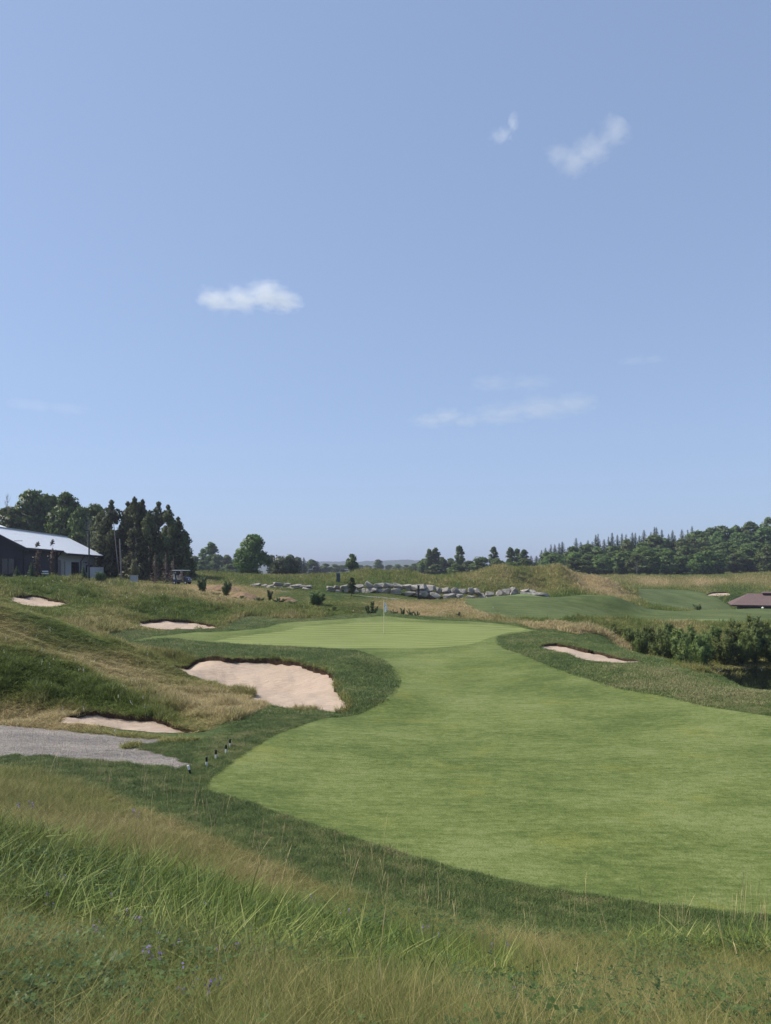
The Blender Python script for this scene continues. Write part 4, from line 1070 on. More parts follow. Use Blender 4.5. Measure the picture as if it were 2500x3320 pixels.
L = [(335, 1650, 113, 95, 'cedar0'), (362, 1616, 110, 105, 'cedar1'), (415, 1622, 114, 100, 'cedar2'), (436, 1606, 111, 95, 'cedar3'), (463, 1614, 112, 90, 'cedar0'), (515, 1622, 113, 105, 'cedar1'), (545, 1632, 110, 90, 'cedar2'), (578, 1672, 112, 85, 'cedar3'), (595, 1722, 110, 70, 'cedar0'), (440, 1690, 106, 80, 'cedar2'), (485, 1650, 108, 80, 'cedar3'), (605, 1775, 111, 45, 'cedar1')]
L.sort()
for i, (u, v, Y, w, k) in enumerate(L):
    plant(k, u, v, Y, w * 1.22, 'cedar_tree', 'tall dark feathery cedar, %s from the left of the close cedar clump' % ordw(i), 'tree', g)
g = 'brown young conifers before the cedars'
for i, (u, v, Y) in enumerate([(503, 1790, 101), (538, 1788, 100), (562, 1800, 102)]):
    plant('brownspruce%d' % (i % 2), u, v, Y, 42, 'young_conifer', 'sparse brown young conifer in front of the cedars, %s from the left' % ordw(i), 'tree', g)
plant('yellowbush', 432, 1812, 100, 50, 'pale_shrub', 'pale yellowish shrub at the foot of the cedars', 'shrub')
plant('youngspruce', 270, 1832, 76, 52, 'young_spruce', 'bushy dark young spruce beside the lamp post', 'tree')
plant('youngspruce', 55, 1832, 72, 36, 'young_spruce', 'small young spruce before the dark gable wall', 'tree')
plant('youngspruce', 103, 1820, 74, 44, 'young_spruce', 'young spruce between the gable and the bronze sapling', 'tree')
plant('bronze', 122, 1762, 75, 32, 'bronze_sapling', 'thin bronze leaved sapling before the recessed dark wall', 'tree')
plant('bronze', 170, 1755, 78, 28, 'bronze_sapling', 'thin bronze leaved sapling at the corner of the grey wall', 'tree')
plant('weed0', 138, 1856, 72, 40, 'weed_clump', 'bright green weed clump under the bronze sapling', 'plant')
plant('bush', 322, 1852, 84, 52, 'leafy_shrub', 'light green shrub under the white panel screen', 'shrub')
# middle distance
plant('willowtree', 820, 1738, 152, 125, 'willow_tree', 'large round grey green willow with several stems, alone on the plain', 'tree')
plant('lowpine', 925, 1812, 158, 105, 'spreading_pine', 'low dark spreading pine beside the round willow', 'tree')
plant('darkbush', 985, 1857, 128, 34, 'low_shrub', 'low dark shrub on the grass bank right of the spreading pine', 'shrub')
plant('slim', 1143, 1798, 165, 50, 'small_tree', 'small upright leafy tree alone left of the middle mound', 'tree')
g = 'hazy trees far left of the willow'
for i, (u, v, Y, w, k) in enumerate([(628, 1805, 300, 60, 'wood0'), (660, 1782, 310, 55, 'poplar0'), (685, 1762, 305, 60, 'poplar1'), (705, 1800, 300, 60, 'wood1'), (735, 1800, 320, 60, 'wood2'), (765, 1812, 330, 60, 'wood3'), (655, 1818, 270, 60, 'wood4'), (745, 1830, 290, 60, 'wood5')]):
    plant(k, u, v, Y, w, 'hazy_tree', 'bluish hazy tree between the cedars and the willow, %s of eight from the left' % ordw(sorted([628, 660, 685, 705, 735, 765, 655, 745]).index(u)), 'tree', g)
g = 'hazy tree belt behind the spreading pine'
xs = [(880, 1802, 330, 'poplar2'), (905, 1808, 360, 'wood0'), (940, 1800, 340, 'wood1'), (962, 1806, 330, 'wood2'), (985, 1806, 340, 'spruce0'), (1010, 1815, 350, 'wood3'), (1030, 1818, 350, 'spruce1'), (1055, 1828, 420, 'wood4'), (1085, 1830, 460, 'wood5'), (1110, 1833, 480, 'wood0')]
for i, (u, v, Y, k) in enumerate(xs): plant(k, u, v, Y, 46, 'hazy_tree', 'hazy tree of the belt behind the spreading pine, %s from the left' % ordw(i), 'tree', g)
g = 'hazy tree belt before the far ridge'
xs = [(1165, 1832, 520, 'wood1'), (1190, 1833, 540, 'wood2'), (1226, 1815, 500, 'oak2'), (1262, 1832, 540, 'wood3'), (1290, 1830, 520, 'wood4'), (1318, 1832, 470, 'wood5'), (1345, 1828, 400, 'wood0'), (1365, 1826, 360, 'wood1')]
for i, (u, v, Y, k) in enumerate(xs): plant(k, u, v, Y, 42, 'hazy_tree', 'small hazy tree below the far blue ridge, %s from the left' % ordw(i), 'tree', g)
g = 'trees behind the middle mounds'
xs = [(1325, 1842, 250, 60, 'pale0'), (1372, 1812, 290, 50, 'wood2'), (1392, 1783, 280, 40, 'poplar0'), (1412, 1780, 282, 46, 'poplar1'), (1432, 1808, 280, 50, 'wood3'), (1412, 1830, 240, 60, 'pale1'), (1462, 1812, 280, 50, 'wood4'), (1490, 1773, 275, 46, 'poplar2'), (1478, 1828, 240, 64, 'wood5'), (1520, 1820, 240, 70, 'wood0'),
      (1560, 1808, 235, 80, 'wood1'), (1600, 1776, 270, 46, 'poplar0'), (1610, 1812, 235, 80, 'wood2'), (1655, 1778, 275, 40, 'poplar1'), (1652, 1822, 225, 84, 'pale2'), (1676, 1782, 278, 38, 'poplar2'), (1700, 1784, 276, 46, 'poplar0'), (1700, 1812, 235, 76, 'wood3'), (1722, 1800, 265, 50, 'spruce2')]
for i, (u, v, Y, w, k) in enumerate(xs):
    what = {'p': 'tall narrow' if k.startswith('poplar') else 'round pale green', 'w': 'round green', 's': 'dark pointed'}[k[0]]
    plant(k, u, v, Y, w, 'row_tree', '%s tree behind the middle mounds, %s of nineteen from the left' % (what, ordw(sorted(q[0] + .001 * j for j, q in enumerate(xs)).index(u + .001 * i))), 'tree', g)
# the wood on the right
SKYU = [1700, 1745, 1770, 1820, 1900, 1960, 2030, 2120, 2200, 2240, 2280, 2330, 2370, 2420, 2450, 2500, 2600]
SKYV = [1815, 1800, 1775, 1765, 1746, 1737, 1720, 1716, 1720, 1718, 1698, 1702, 1706, 1675, 1692, 1678, 1660]
wr = np.random.default_rng(404)
us = np.arange(1742, 2262, 14.5); us = us + wr.uniform(-6, 6, len(us))
for i, u in enumerate(us):
    v = np.interp(u, SKYU, SKYV) + wr.uniform(-12, 18); k = 'spruce%d' % wr.integers(0, 5)
    plant(k, u, v, 298 + wr.uniform(-6, 12), wr.uniform(44, 64), 'spruce_tree', 'dark pointed spruce on the skyline of the wood, %s from its low end' % ordw(i), 'tree', 'spruces along the top of the wood')
rows = [('back', .05, 288, 2255, 2640, 46), ('upper', .22, 276, 1765, 2640, 44), ('middle', .42, 252, 1745, 2620, 42), ('front', .53, 232, 1735, 2600, 40)]
for nm, fr, Y, a, b, st in rows:
    us = np.arange(a, b, st); us = us + wr.uniform(-12, 12, len(us))
    for i, u in enumerate(us):
        s = np.interp(u, SKYU, SKYV); v = s + fr * (1862 - s) + wr.uniform(-10, 12) - (0 if nm != 'back' else 4)
        pale = wr.uniform() < .16; k = ('pale%d' % wr.integers(0, 3)) if pale else ('wood%d' % wr.integers(0, 6))
        plant(k, u, v, Y + wr.uniform(-7, 7), wr.uniform(62, 92), 'broadleaf_tree', '%s broadleaf tree in the %s row of the wood, %s from its low end' % ('pale green' if pale else 'deep green', nm, ordw(i)), 'tree', 'broadleaf trees of the wood, %s row' % nm)
plant('bare1', 2065, 1820, 222, 40, 'dead_tree', 'bare grey tree at the foot of the wood', 'tree')
# pond bank
g = 'willow shrubs along the pond bank'
xs = [(1990, 2026, 55, 70), (2035, 2030, 54, 75), (2075, 2040, 50, 90), (2110, 2022, 55, 90), (2150, 2050, 48.5, 95), (2165, 2024, 56, 85), (2205, 2032, 52, 110), (2215, 2075, 47.5, 90), (2255, 2024, 56, 100), (2270, 2056, 50.5, 95), (2315, 2036, 54, 100), (2350, 2058, 52.5, 95), (2385, 2018, 57, 100), (2405, 2060, 53, 90), (2440, 2004, 56, 110), (2450, 2050, 53.3, 95), (2490, 2022, 56, 95), (2505, 2060, 53.5, 90), (2550, 2015, 56, 110)]
for i, (u, v, Y, w) in enumerate(xs):
    plant('pondwillow%d' % (i % 5), u, v - (14 if u > 2360 else 3), Y, w * 1.12, 'willow_shrub', 'grey green willow shrub crowding the pond bank, %s from the left' % ordw(i), 'shrub', g)
plant('darkbush', 1790, 2006, 58, 86, 'dark_bush', 'low dark round bush at the end of the green', 'shrub')
for i, (u, v, Y, w, k) in enumerate([(1850, 2008, 60, 60, 'weed0'), (1890, 2008, 60, 60, 'weed1'), (1930, 2016, 58, 60, 'weed0'), (1962, 2022, 57, 60, 'weed1'), (1925, 2040, 54.5, 40, 'weed0')]):
    plant(k, u, v, Y, w, 'weed_clump', 'tall weed clump between the dark bush and the willows, %s from the left' % ordw(i), 'plant', 'weed clumps by the pond')
# single plants between green and rock wall
plant('bush', 1020, 1916, 71, 84, 'round_bush', 'round leafy bush standing before the cart path', 'shrub')
plant('bush', 660, 1868, 84, 48, 'sapling', 'small bushy sapling below the golf cart', 'tree')
plant('bush', 735, 1882, 82, 44, 'sapling', 'small dark sapling left of the orange soil heap', 'tree')
plant('weed1', 875, 1906, 78, 46, 'weed_clump', 'thin green weed clump between the two soil heaps', 'plant')
plant('sapling', 1140, 1872, 89, 32, 'sapling', 'narrow upright sapling planted before the rock wall', 'tree')
plant('weed0', 1205, 1944, 68, 54, 'weed_clump', 'dark weed clump left of the flagstick', 'plant')
plant('weed1', 2262, 1955, 102, 60, 'sparse_shrub', 'sparse grey shrub beside the brown shed', 'shrub')
for i, (u, v) in enumerate([(1278, 1972), (1305, 1966), (1330, 1972), (1352, 1978)]):
    plant('weed%d' % (i % 2), u, v, 64.5, 34, 'weed_clump', 'upright green weed clump right behind the green, %s from the flagstick' % ordw(i), 'plant', 'weeds behind the green')
for i, (u, v, Y) in enumerate([(780, 1936, 76), (840, 1942, 74), (905, 1936, 74), (950, 1945, 70), (1080, 1965, 67), (700, 1925, 78)]):
    plant('weed%d' % (i % 2), u, v, Y, 60, 'weed_clump', 'scrubby weed clump below the soil heaps, %s from the left' % ordw([5, 0, 1, 2, 3, 4].index(i)), 'plant', 'weeds below the soil heaps')
for k in PROTO:
    if k not in USED:
        for ch in list(PROTO[k].children): D.objects.remove(ch)
        D.objects.remove(PROTO[k])
# ------------------------------------------------------------------ buildings and objects
def at(u, v, Y): return Vector(((u - 1250) / F * Y, Y, H - (v - VH) / F * Y))
M['whiteroof'] = simple('white_metal_roof', (.86, .86, .86, 1), .6, .3, var=.05, scale=.5, bump=.05)
M['darkwall'] = simple('charcoal_siding', (.030, .033, .042, 1), .75, .3, var=.2, scale=.8)
M['greywall'] = simple('grey_render', (.37, .385, .39, 1), .9, .2, var=.06, scale=.7)
M['black'] = simple('black_metal', (.012, .012, .014, 1), .5, .4)
M['glass'] = simple('dark_glass', (.015, .018, .022, 1), .08, .6, bump=0)
M['white'] = simple('white_paint', (.74, .74, .72, 1), .5, .35, var=.08)
M['stone'] = simple('pale_stone_cladding', (.27, .255, .24, 1), .9, .2, var=.5, scale=5)
A0 = Vector((-39.4, 80.0, 0)); DV = Vector((-.110, .994, 0)).normalized(); NV = Vector((DV.y, -DV.x, 0))
BZ = 2.6
bld = empty('white_roofed_building', (A0.x, A0.y, BZ))
tag(bld, 'long charcoal and grey building with a white metal roof before the trees', 'building')
BM = Matrix(((DV.x, NV.x, 0, 0), (DV.y, NV.y, 0, 0), (0, 0, 1, 0), (0, 0, 0, 1)))
bld.rotation_euler = BM.to_euler() if BM.determinant() > 0 else (0, 0, 0)
# local frame: s along the wall (away), w outward; mirrored handedness handled by loc()
Rm = Matrix.Rotation(math.atan2(DV.y, DV.x), 4, 'Z'); bld.rotation_euler = (0, 0, math.atan2(DV.y, DV.x))
def sw(s, w, z): return (s, -w, z - BZ)          # local coordinates of the building
def bbox(mb, s0, s1, w0, w1, z0, z1): return mb.box(min(s0, s1), max(s0, s1), -max(w0, w1), -min(w0, w1), z0 - BZ, z1 - BZ)
E1, E2, RZ, RW, LE = 6.78, 6.42, 9.22, -4.2, 28.0
def prism(mb, s0, s1, prof):                      # profile (w, z) extruded along s
    n = len(prof); V = [sw(s0, w, z) for w, z in prof] + [sw(s1, w, z) for w, z in prof]
    Fc = [tuple(range(n)), tuple(reversed(range(n, 2 * n)))] + [(i, (i + n), (i + 1) % n + n, (i + 1) % n) for i in range(n)]
    return mb.add(V, Fc)
slope = (RZ - E1) / (.55 - RW)
zr = lambda w: RZ - slope * (w - RW)
mb = MB(); prism(mb, 0, 11.6, [(0, 2.2), (0, zr(0) - .12), (RW, RZ - .12), (2 * RW, zr(0) - .12), (2 * RW, 2.2)]); mb.build('wall', M['darkwall'], bld)
mb = MB(); prism(mb, 11.603, LE, [(-.03, 2.2), (-.03, zr(0) - .13), (RW, RZ - .13), (2 * RW, zr(0) - .13), (2 * RW, 2.2)]); mb.build('wall', M['greywall'], bld)
mb = MB()
prism(mb, -.35, 11.6, [(.55, zr(.55)), (RW, RZ), (2 * RW - .55, zr(.55)), (2 * RW - .55, zr(.55) - .1), (RW, RZ - .1), (.55, zr(.55) - .1)])
prism(mb, 11.604, LE + .5, [(1.15, zr(1.15)), (RW, RZ), (2 * RW - .55, zr(.55)), (2 * RW - .55, zr(.55) - .1), (RW, RZ - .1), (1.15, zr(1.15) - .1)])
# taller cross roof rising behind the near end
V = [sw(-2, -3.0, 8.4), sw(8.5, -4.0, 9.1), sw(4.5, -9, 11.4), sw(-3, -9, 11.9), sw(-3, -15, 8.4), sw(8.5, -14, 8.4)]
mb.add(V, [(0, 1, 2, 3), (1, 5, 2), (2, 5, 4, 3), (0, 3, 4), (0, 4, 5, 1)])
rf = mb.build('roof', M['whiteroof'], bld)
# standing seams of the metal roof
seam_me = None
for i in range(46):
    s = -.2 + i * .62; w0 = .55 if s < 11.6 else 1.15
    m_ = MB(); V = []
    for ds in (-.02, .02):
        for (w, z) in ((w0, zr(w0) + .002), (w0, zr(w0) + .045), (RW, RZ + .045), (RW, RZ + .002)): V.append(sw(s + ds, w, z))
    m_.add(V, [(0, 1, 2, 3), (7, 6, 5, 4), (0, 4, 5, 1), (1, 5, 6, 2), (2, 6, 7, 3)]); m_.build('roof_seam', M['whiteroof'], rf)
m_ = MB(); bbox(m_, -.4, LE + .5, RW - .18, RW + .18, RZ + .0, RZ + .09); m_.build('ridge_cap', M['greywall'], rf)
mb = MB(); bbox(mb, -.36, 11.6, .55, .70, E1 - .22, E1 + .0); bbox(mb, 11.5, LE + .5, 1.15, 1.30, zr(1.15) - .26, zr(1.15) + .0); mb.build('gutter', M['black'], bld)
mb = MB(); prism(mb, -.48, -.36, [(.75, zr(.75) - .02), (RW, RZ + .03), (2 * RW - .6, zr(.6)), (2 * RW - .6, zr(.6) - .4), (RW, RZ - .4), (.75, zr(.75) - .42)]); mb.build('barge_board', M['black'], bld)
for s, w, e in ((.15, .12, E1 - .2), (10.9, .12, E1 - .2), (20.6, .12, zr(1.15) - .2)):
    m_ = MB(); m_.tube([sw(s, .6, e), sw(s, .45, e - .25), sw(s, w, e - .7), sw(s, w, 2.3)], .07, 6); m_.build('downpipe', M['black'], bld)
def opening(name, s0, s1, z0, z1, bars=1, w=-.03):
    f = MB(); bbox(f, s0, s1, w - .05, w + .03, z0, z1); fo = f.build(name, M['glass'], bld)
    fr = MB(); t = .09
    bbox(fr, s0 - t, s0, w - .04, w + .07, z0, z1 + t); bbox(fr, s1, s1 + t, w - .04, w + .07, z0, z1 + t); bbox(fr, s0, s1, w - .04, w + .07, z1, z1 + t)
    for k in range(1, bars + 1):
        c = s0 + (s1 - s0) * k / (bars + 1); bbox(fr, c - .05, c + .05, w + .031, w + .06, z0, z1)
    fr.build('frame', M['black'], fo); return fo
d = opening('door', 17.0, 19.9, 2.3, 5.35); b = MB(); bbox(b, 17.2, 19.7, .002, .05, 3.25, 3.33); b.build('push_bar', M['white'], d)
opening('door', 12.5, 14.1, 2.3, 5.4)
opening('window', 23.4, 26.4, 4.05, 5.0, 1)
# gable end window and cladding joints
f = MB(); f.box(-.03, .06, .9, 2.15, 1.35, 3.0 - .0); gw = f.build('window', M['glass'], bld)
fr = MB()
for y0, y1, z0, z1 in ((.8, .9, 1.3, 3.1), (2.15, 2.25, 1.3, 3.1), (.9, 2.15, 3.0, 3.1), (.9, 2.15, 1.25, 1.35), (1.48, 1.56, 1.35, 3.0)): fr.box(-.07, -.031, y0, y1, z0, z1)
fr.build('frame', M['black'], gw)
for z in (.9, 1.9, 2.9, 3.9, 4.9):
    m_ = MB(); m_.box(-.022, -.002, .02, 8.3, z, z + .06); m_.build('cladding_joint', M['black'], bld)
m_ = MB(); bbox(m_, 11.0, 12.3, .0, .55, 2.2, 5.6); m_.build('stone_pier', M['stone'], bld)
m_ = MB(); m_.tube([sw(22.0, 0, 5.45), sw(22.0, .35, 5.4)], .04, 5); m_.box(21.85, 22.15, -.55, -.3, 5.30 - BZ, 5.48 - BZ); m_.build('wall_lamp', M['black'], bld)

# white slatted bench by the recessed wall
p = at(154, 1872, 86); z0 = hz(p.x, p.y)
bn = empty('bench', (p.x, p.y, z0), rad(98)); tag(bn, 'white slatted bench against the charcoal wall beside the stone pier', 'bench')
for z, y in ((.50, -.25), (.52, 0), (.85, .28), (1.10, .32)):
    m_ = MB(); m_.box(-1.1, 1.1, y - .09, y + .09, z, z + (.05 if z < .6 else .15)); m_.build('slat', M['white'], bn)
for x in (-.9, .9):
    m_ = MB(); m_.box(x - .05, x + .05, -.3, .3, 0, .5); m_.box(x - .05, x + .05, .36, .42, .0, 1.25); m_.build('leg', M['black'], bn)

# white panel screen near the cedars
p0 = at(285, 1870, 98); p1 = at(335, 1868, 104)
sc = empty('panel_screen', (p0.x, p0.y, hz(p0.x, p0.y)), math.atan2(p1.y - p0.y, p1.x - p0.x)); Ls = (p1 - p0).length
tag(sc, 'pale grey panel screen standing between the lamp post and the cedars', 'fence')
M['palepanel'] = simple('pale_panel', (.42, .44, .47, 1), .7, .3, var=.2, scale=2)
n = 4
for i in range(n):
    m_ = MB(); m_.box(Ls * i / n + .05, Ls * (i + 1) / n - .05, -.02, .02, .1, 2.0); m_.build('panel', M['palepanel'], sc)
for i in range(n + 1):
    m_ = MB(); m_.box(Ls * i / n - .04, Ls * i / n + .04, -.04, .04, 0, 2.1); m_.build('post', M['greywall'], sc)

# lamp post and two timber poles
p = at(289, 1880, 84); z0 = hz(p.x, p.y)
lp = empty('lamp_post', (p.x, p.y, z0 - .05)); tag(lp, 'tall slim black lamp post rising before the white roof', 'street lamp')
hh = at(289, 1720, 84).z - z0
m_ = MB(); m_.tube([(0, 0, 0), (0, 0, hh)], [.11, .075], 8); m_.build('pole', M['black'], lp)
m_ = MB(); m_.box(-.16, .16, -.16, .16, 0, .06); m_.build('base_plate', M['black'], lp)
m_ = MB(); m_.tube([(0, 0, hh - .08), (.35, 0, hh)], .04, 6); m_.box(.2, .75, -.14, .14, hh, hh + .1); m_.box(-.55, -.05, -.14, .14, hh, hh + .1); m_.build('lamp_head', M['black'], lp)
M['timber'] = simple('weathered_timber', (.235, .215, .195, 1), .9, .15, var=.3, scale=3)
for (u0, v0, u1, v1, lab) in ((395, 1882, 388, 1747, 'straight weathered timber pole in front of the cedars'), (388, 1882, 368, 1692, 'thin leaning bare pole behind the straight timber pole')):
    a = at(u0, v0, 104 if v1 == 1747 else 107); b = at(u1, v1, a.y); z0 = hz(a.x, a.y) - .15
    r_ = .11 if v1 == 1747 else .075
    m_ = MB(); m_.tube([(0, 0, 0), ((b.x - a.x) * .5, 0, (b.z - z0) * .5), (b.x - a.x, 0, b.z - z0)], [r_ * 1.15, r_, r_ * .8], 8)
    tag(m_.build('timber_pole', M['timber'], None, (a.x, a.y, z0)), lab, 'pole')
p = at(435, 1886, 98); z0 = hz(p.x, p.y); cb = empty('utility_box', (p.x, p.y, z0 - .03)); tag(cb, 'small pale utility box at the foot of the cedars', 'utility box')
m_ = MB(); m_.box(-.42, .42, -.3, .3, 0, .95); m_.build('cabinet', M['palepanel'], cb); m_ = MB(); m_.box(-.48, .48, -.36, .36, .95, 1.03); m_.build('lid', M['palepanel'], cb)

# brown shed
M['shingle'] = None
m, t = mat('brown_shingle'); p = t.pos(obj=True); br = t.N('ShaderNodeTexBrick'); br.inputs['Scale'].default_value = 3.2; br.inputs['Mortar Size'].default_value = .012
br.inputs['Color1'].default_value = (.115, .078, .075, 1); br.inputs['Color2'].default_value = (.165, .112, .105, 1); br.inputs['Mortar'].default_value = (.06, .04, .04, 1)
t.l.new(p, br.inputs['Vector']); c = t.mix(t.math('MULTIPLY', t.noise(1.2, 4, .6, p), .6), br.outputs[0], (.19, .135, .125, 1)); t.out(t.bsdf(c, .9, .15, t.bump(br.outputs['Fac'], .6, .03)).outputs[0]); M['shingle'] = m
M['shedwall'] = simple('dark_brown_boards', (.035, .028, .024, 1), .85, .2, var=.3, scale=2)
YS = 110.0; xl = at(2371, 1960, YS).x; zE = at(2371, 1961, YS).z; zR = at(2421, 1923, YS + 5).z; gz_ = hz(xl + 6, YS + 4) - .3
sh = empty('brown_shed', (xl, YS, gz_), rad(-22)); tag(sh, 'low shed with brown hipped shingle roof and dark board walls', 'building')
W_, Dp = 19.5, 10.0; e = zE - gz_; r = zR - gz_
m_ = MB(); m_.add([(0, 0, e), (W_, 0, e), (W_, Dp, e), (0, Dp, e), (2.6, Dp / 2, r), (W_ - 2.6, Dp / 2, r), (0, 0, e - .1), (W_, 0, e - .1), (W_, Dp, e - .1), (0, Dp, e - .1)],
                  [(0, 1, 5, 4), (1, 2, 5), (2, 3, 4, 5), (3, 0, 4), (0, 6, 7, 1), (1, 7, 8, 2), (2, 8, 9, 3), (3, 9, 6, 0), (9, 8, 7, 6)]); rf = m_.build('roof', M['shingle'], sh)
m_ = MB(); m_.box(4.6, 6.4, Dp / 2 - .9, Dp / 2 + .9, r - .12, r + .14); m_.build('ridge_vent', M['shedwall'], rf)
m_ = MB(); m_.add([(4.5, Dp / 2 - 1.0, r + .1), (6.5, Dp / 2 - 1.0, r + .1), (6.7, Dp / 2, r + .32), (4.7, Dp / 2, r + .32), (4.5, Dp / 2 + 1.0, r + .1), (6.5, Dp / 2 + 1.0, r + .1)], [(0, 1, 2, 3), (3, 2, 5, 4), (0, 3, 4), (1, 5, 2)]); m_.build('vent_roof', M['shingle'], rf)
m_ = MB(); m_.box(1.3, W_ - 1.3, 1.2, Dp - 1.2, 0, e - .06); m_.build('wall', M['shedwall'], sh)
for i in range(26):
    m_ = MB(); m_.box(1.45 + i * .65, 1.49 + i * .65, 1.165, 1.2, 0, e - .1); m_.build('board_batten', M['shedwall'], sh)
m_ = MB(); m_.box(0, W_, -.05, -.002, e - .2, e + .01); m_.build('fascia', M['white'] if False else M['shedwall'], sh)

# ---- boulders
M['boulder'] = None
m, t = mat('boulder_stone'); p = t.pos(obj=True); oi = t.N('ShaderNodeObjectInfo').outputs['Random']
n = t.noise(2.2, 5, .7, p); n2 = t.noise(9, 4, .65, p); c = t.ramp(n, [(.28, (.10, .092, .082, 1)), (.5, (.27, .248, .222, 1)), (.72, (.50, .465, .415, 1))])
c = t.mix(t.math('MULTIPLY', oi, .45), c, (.40, .36, .31, 1)); t.out(t.bsdf(c, .9, .2, t.bump(t.math('ADD', n, n2), .8, .12)).outputs[0]); M['boulder'] = m
rock_me = []
rr = np.random.default_rng(7)
for i in range(12):
    bm = bmesh.new(); q = rr.normal(size=(17, 3)); q /= np.linalg.norm(q, axis=1)[:, None]; q = np.sign(q) * np.abs(q) ** .62 * rr.uniform(.78, 1.05, (17, 1)); q *= np.array([.5, .46, .42]) * 1.05
    for v in q: bm.verts.new(v)
    bmesh.ops.convex_hull(bm, input=bm.verts); bmesh.ops.delete(bm, geom=[v for v in bm.verts if not v.link_faces], context='VERTS')
    bmesh.ops.bevel(bm, geom=bm.edges[:], offset=.018, segments=1, affect='EDGES')
    me = D.meshes.new('boulder'); bm.to_mesh(me); bm.free(); me.materials.append(m); rock_me.append(me)
def boulder_wall(label, xs, ys, hs, seed, size):
    rg = np.random.default_rng(seed); x0, x1 = xs[0], xs[-1]
    yc = lambda x: float(np.interp(x, xs, ys)); hc = lambda x: float(np.interp(x, xs, hs))
    root = empty('boulder_wall', (x0, yc(x0), hz(x0, yc(x0)))); tag(root, label, 'stone wall'); o0 = Vector(root.location); k = 0
    for course in range(3):
        x = x0 + rg.uniform(0, .6)
        while x < x1:
            w = size * rg.uniform(.55, 1.55) * (1 - .12 * course); h_ = hc(x + w / 2); ch = min(h_ * .62, .95) if h_ > .75 else h_
            zb = hz(x, yc(x)) - .12 + course * ch * .78
            if course == 0 or (course + .55) * ch * .78 < h_:
                hh = ch * rg.uniform(.85, 1.25); b = D.objects.new('boulder', rock_me[rg.integers(0, 12)]); link(b, root)
                b.location = Vector((x + w / 2, yc(x) + course * .35 + rg.normal(0, .1), zb + hh * .42)) - o0; b.scale = (w * 1.12, w * rg.uniform(.8, 1.1), hh * 1.15)
                b.rotation_euler = (rg.normal(0, .16), rg.normal(0, .2), rg.uniform(-.5, .5) + (math.pi if rg.uniform() < .5 else 0)); k += 1
            x += w * rg.uniform(.80, .98)
    return root
def ux(u, Y): return (u - 1250) / F * Y
boulder_wall('short low row of pale boulders left of the gap, beside the soil heaps', [ux(800, 103), ux(900, 102), ux(1012, 100)], [103, 102, 100], [.45, .8, .75], 5, 1.25)
boulder_wall('long dry wall of large pale boulders below the grassy mounds', [ux(1048, 99), ux(1100, 98.5), ux(1250, 97.5), ux(1450, 97.5), ux(1650, 98.5), ux(1720, 98.5), ux(1785, 98.5)], [99, 98.5, 97.5, 97.5, 98.5, 98.5, 98.5], [.7, 1.1, 1.6, 1.7, 1.5, .95, .3], 9, 1.5)

# utility pedestal, black post with low rail, stump
M['teal'] = simple('dark_teal_metal', (.030, .060, .070, 1), .5, .4)
p = at(1097, 1905, 103); up = empty('utility_pedestal', (p.x, p.y, hz(p.x, p.y) - .1)); tag(up, 'dark teal metal pedestal standing behind the boulder wall', 'utility box')
m_ = MB(); m_.box(-.25, .25, -.22, .22, 0, 1.42); m_.build('cabinet', M['teal'], up)
m_ = MB(); m_.add([(-.3, -.27, 1.42), (.3, -.27, 1.42), (.3, .27, 1.42), (-.3, .27, 1.42), (-.2, -.17, 1.56), (.2, -.17, 1.56), (.2, .17, 1.56), (-.2, .17, 1.56)], [(3, 2, 1, 0), (4, 5, 6, 7), (0, 1, 5, 4), (1, 2, 6, 5), (2, 3, 7, 6), (3, 0, 4, 7)]); m_.build('cap', M['teal'], up)
m_ = MB(); m_.box(-.18, .18, -.235, -.222, .25, 1.25); m_.build('door', M['teal'], up)
p = at(1357, 1950, 91); bp = empty('black_post', (p.x, p.y, hz(p.x, p.y) - .1)); tag(bp, 'black square post with a low dark rail at the end of the cart path', 'post')
m_ = MB(); m_.box(-.13, .13, -.13, .13, 0, 1.85); m_.build('post', M['black'], bp); m_ = MB(); m_.box(.13, 1.75, -.1, .1, .22, .42); m_.build('rail', M['shedwall'], bp); m_ = MB(); m_.box(-.16, .16, -.16, .16, 1.85, 1.92); m_.build('cap', M['black'], bp)
p = at(1487, 2003, 66.5); st = empty('short_post', (p.x, p.y, hz(p.x, p.y) - .05)); tag(st, 'short dark broken post in the tall grass behind the green', 'post')
m_ = MB(); m_.tube([(0, 0, 0), (.02, 0, .42), (.1, 0, .58)], [.13, .12, .07], 7); m_.build('stub', M['timber'] if False else M['shedwall'], st); m_ = MB(); m_.box(-.22, .1, -.04, .04, .32, .42); m_.build('crosspiece', M['shedwall'], st)

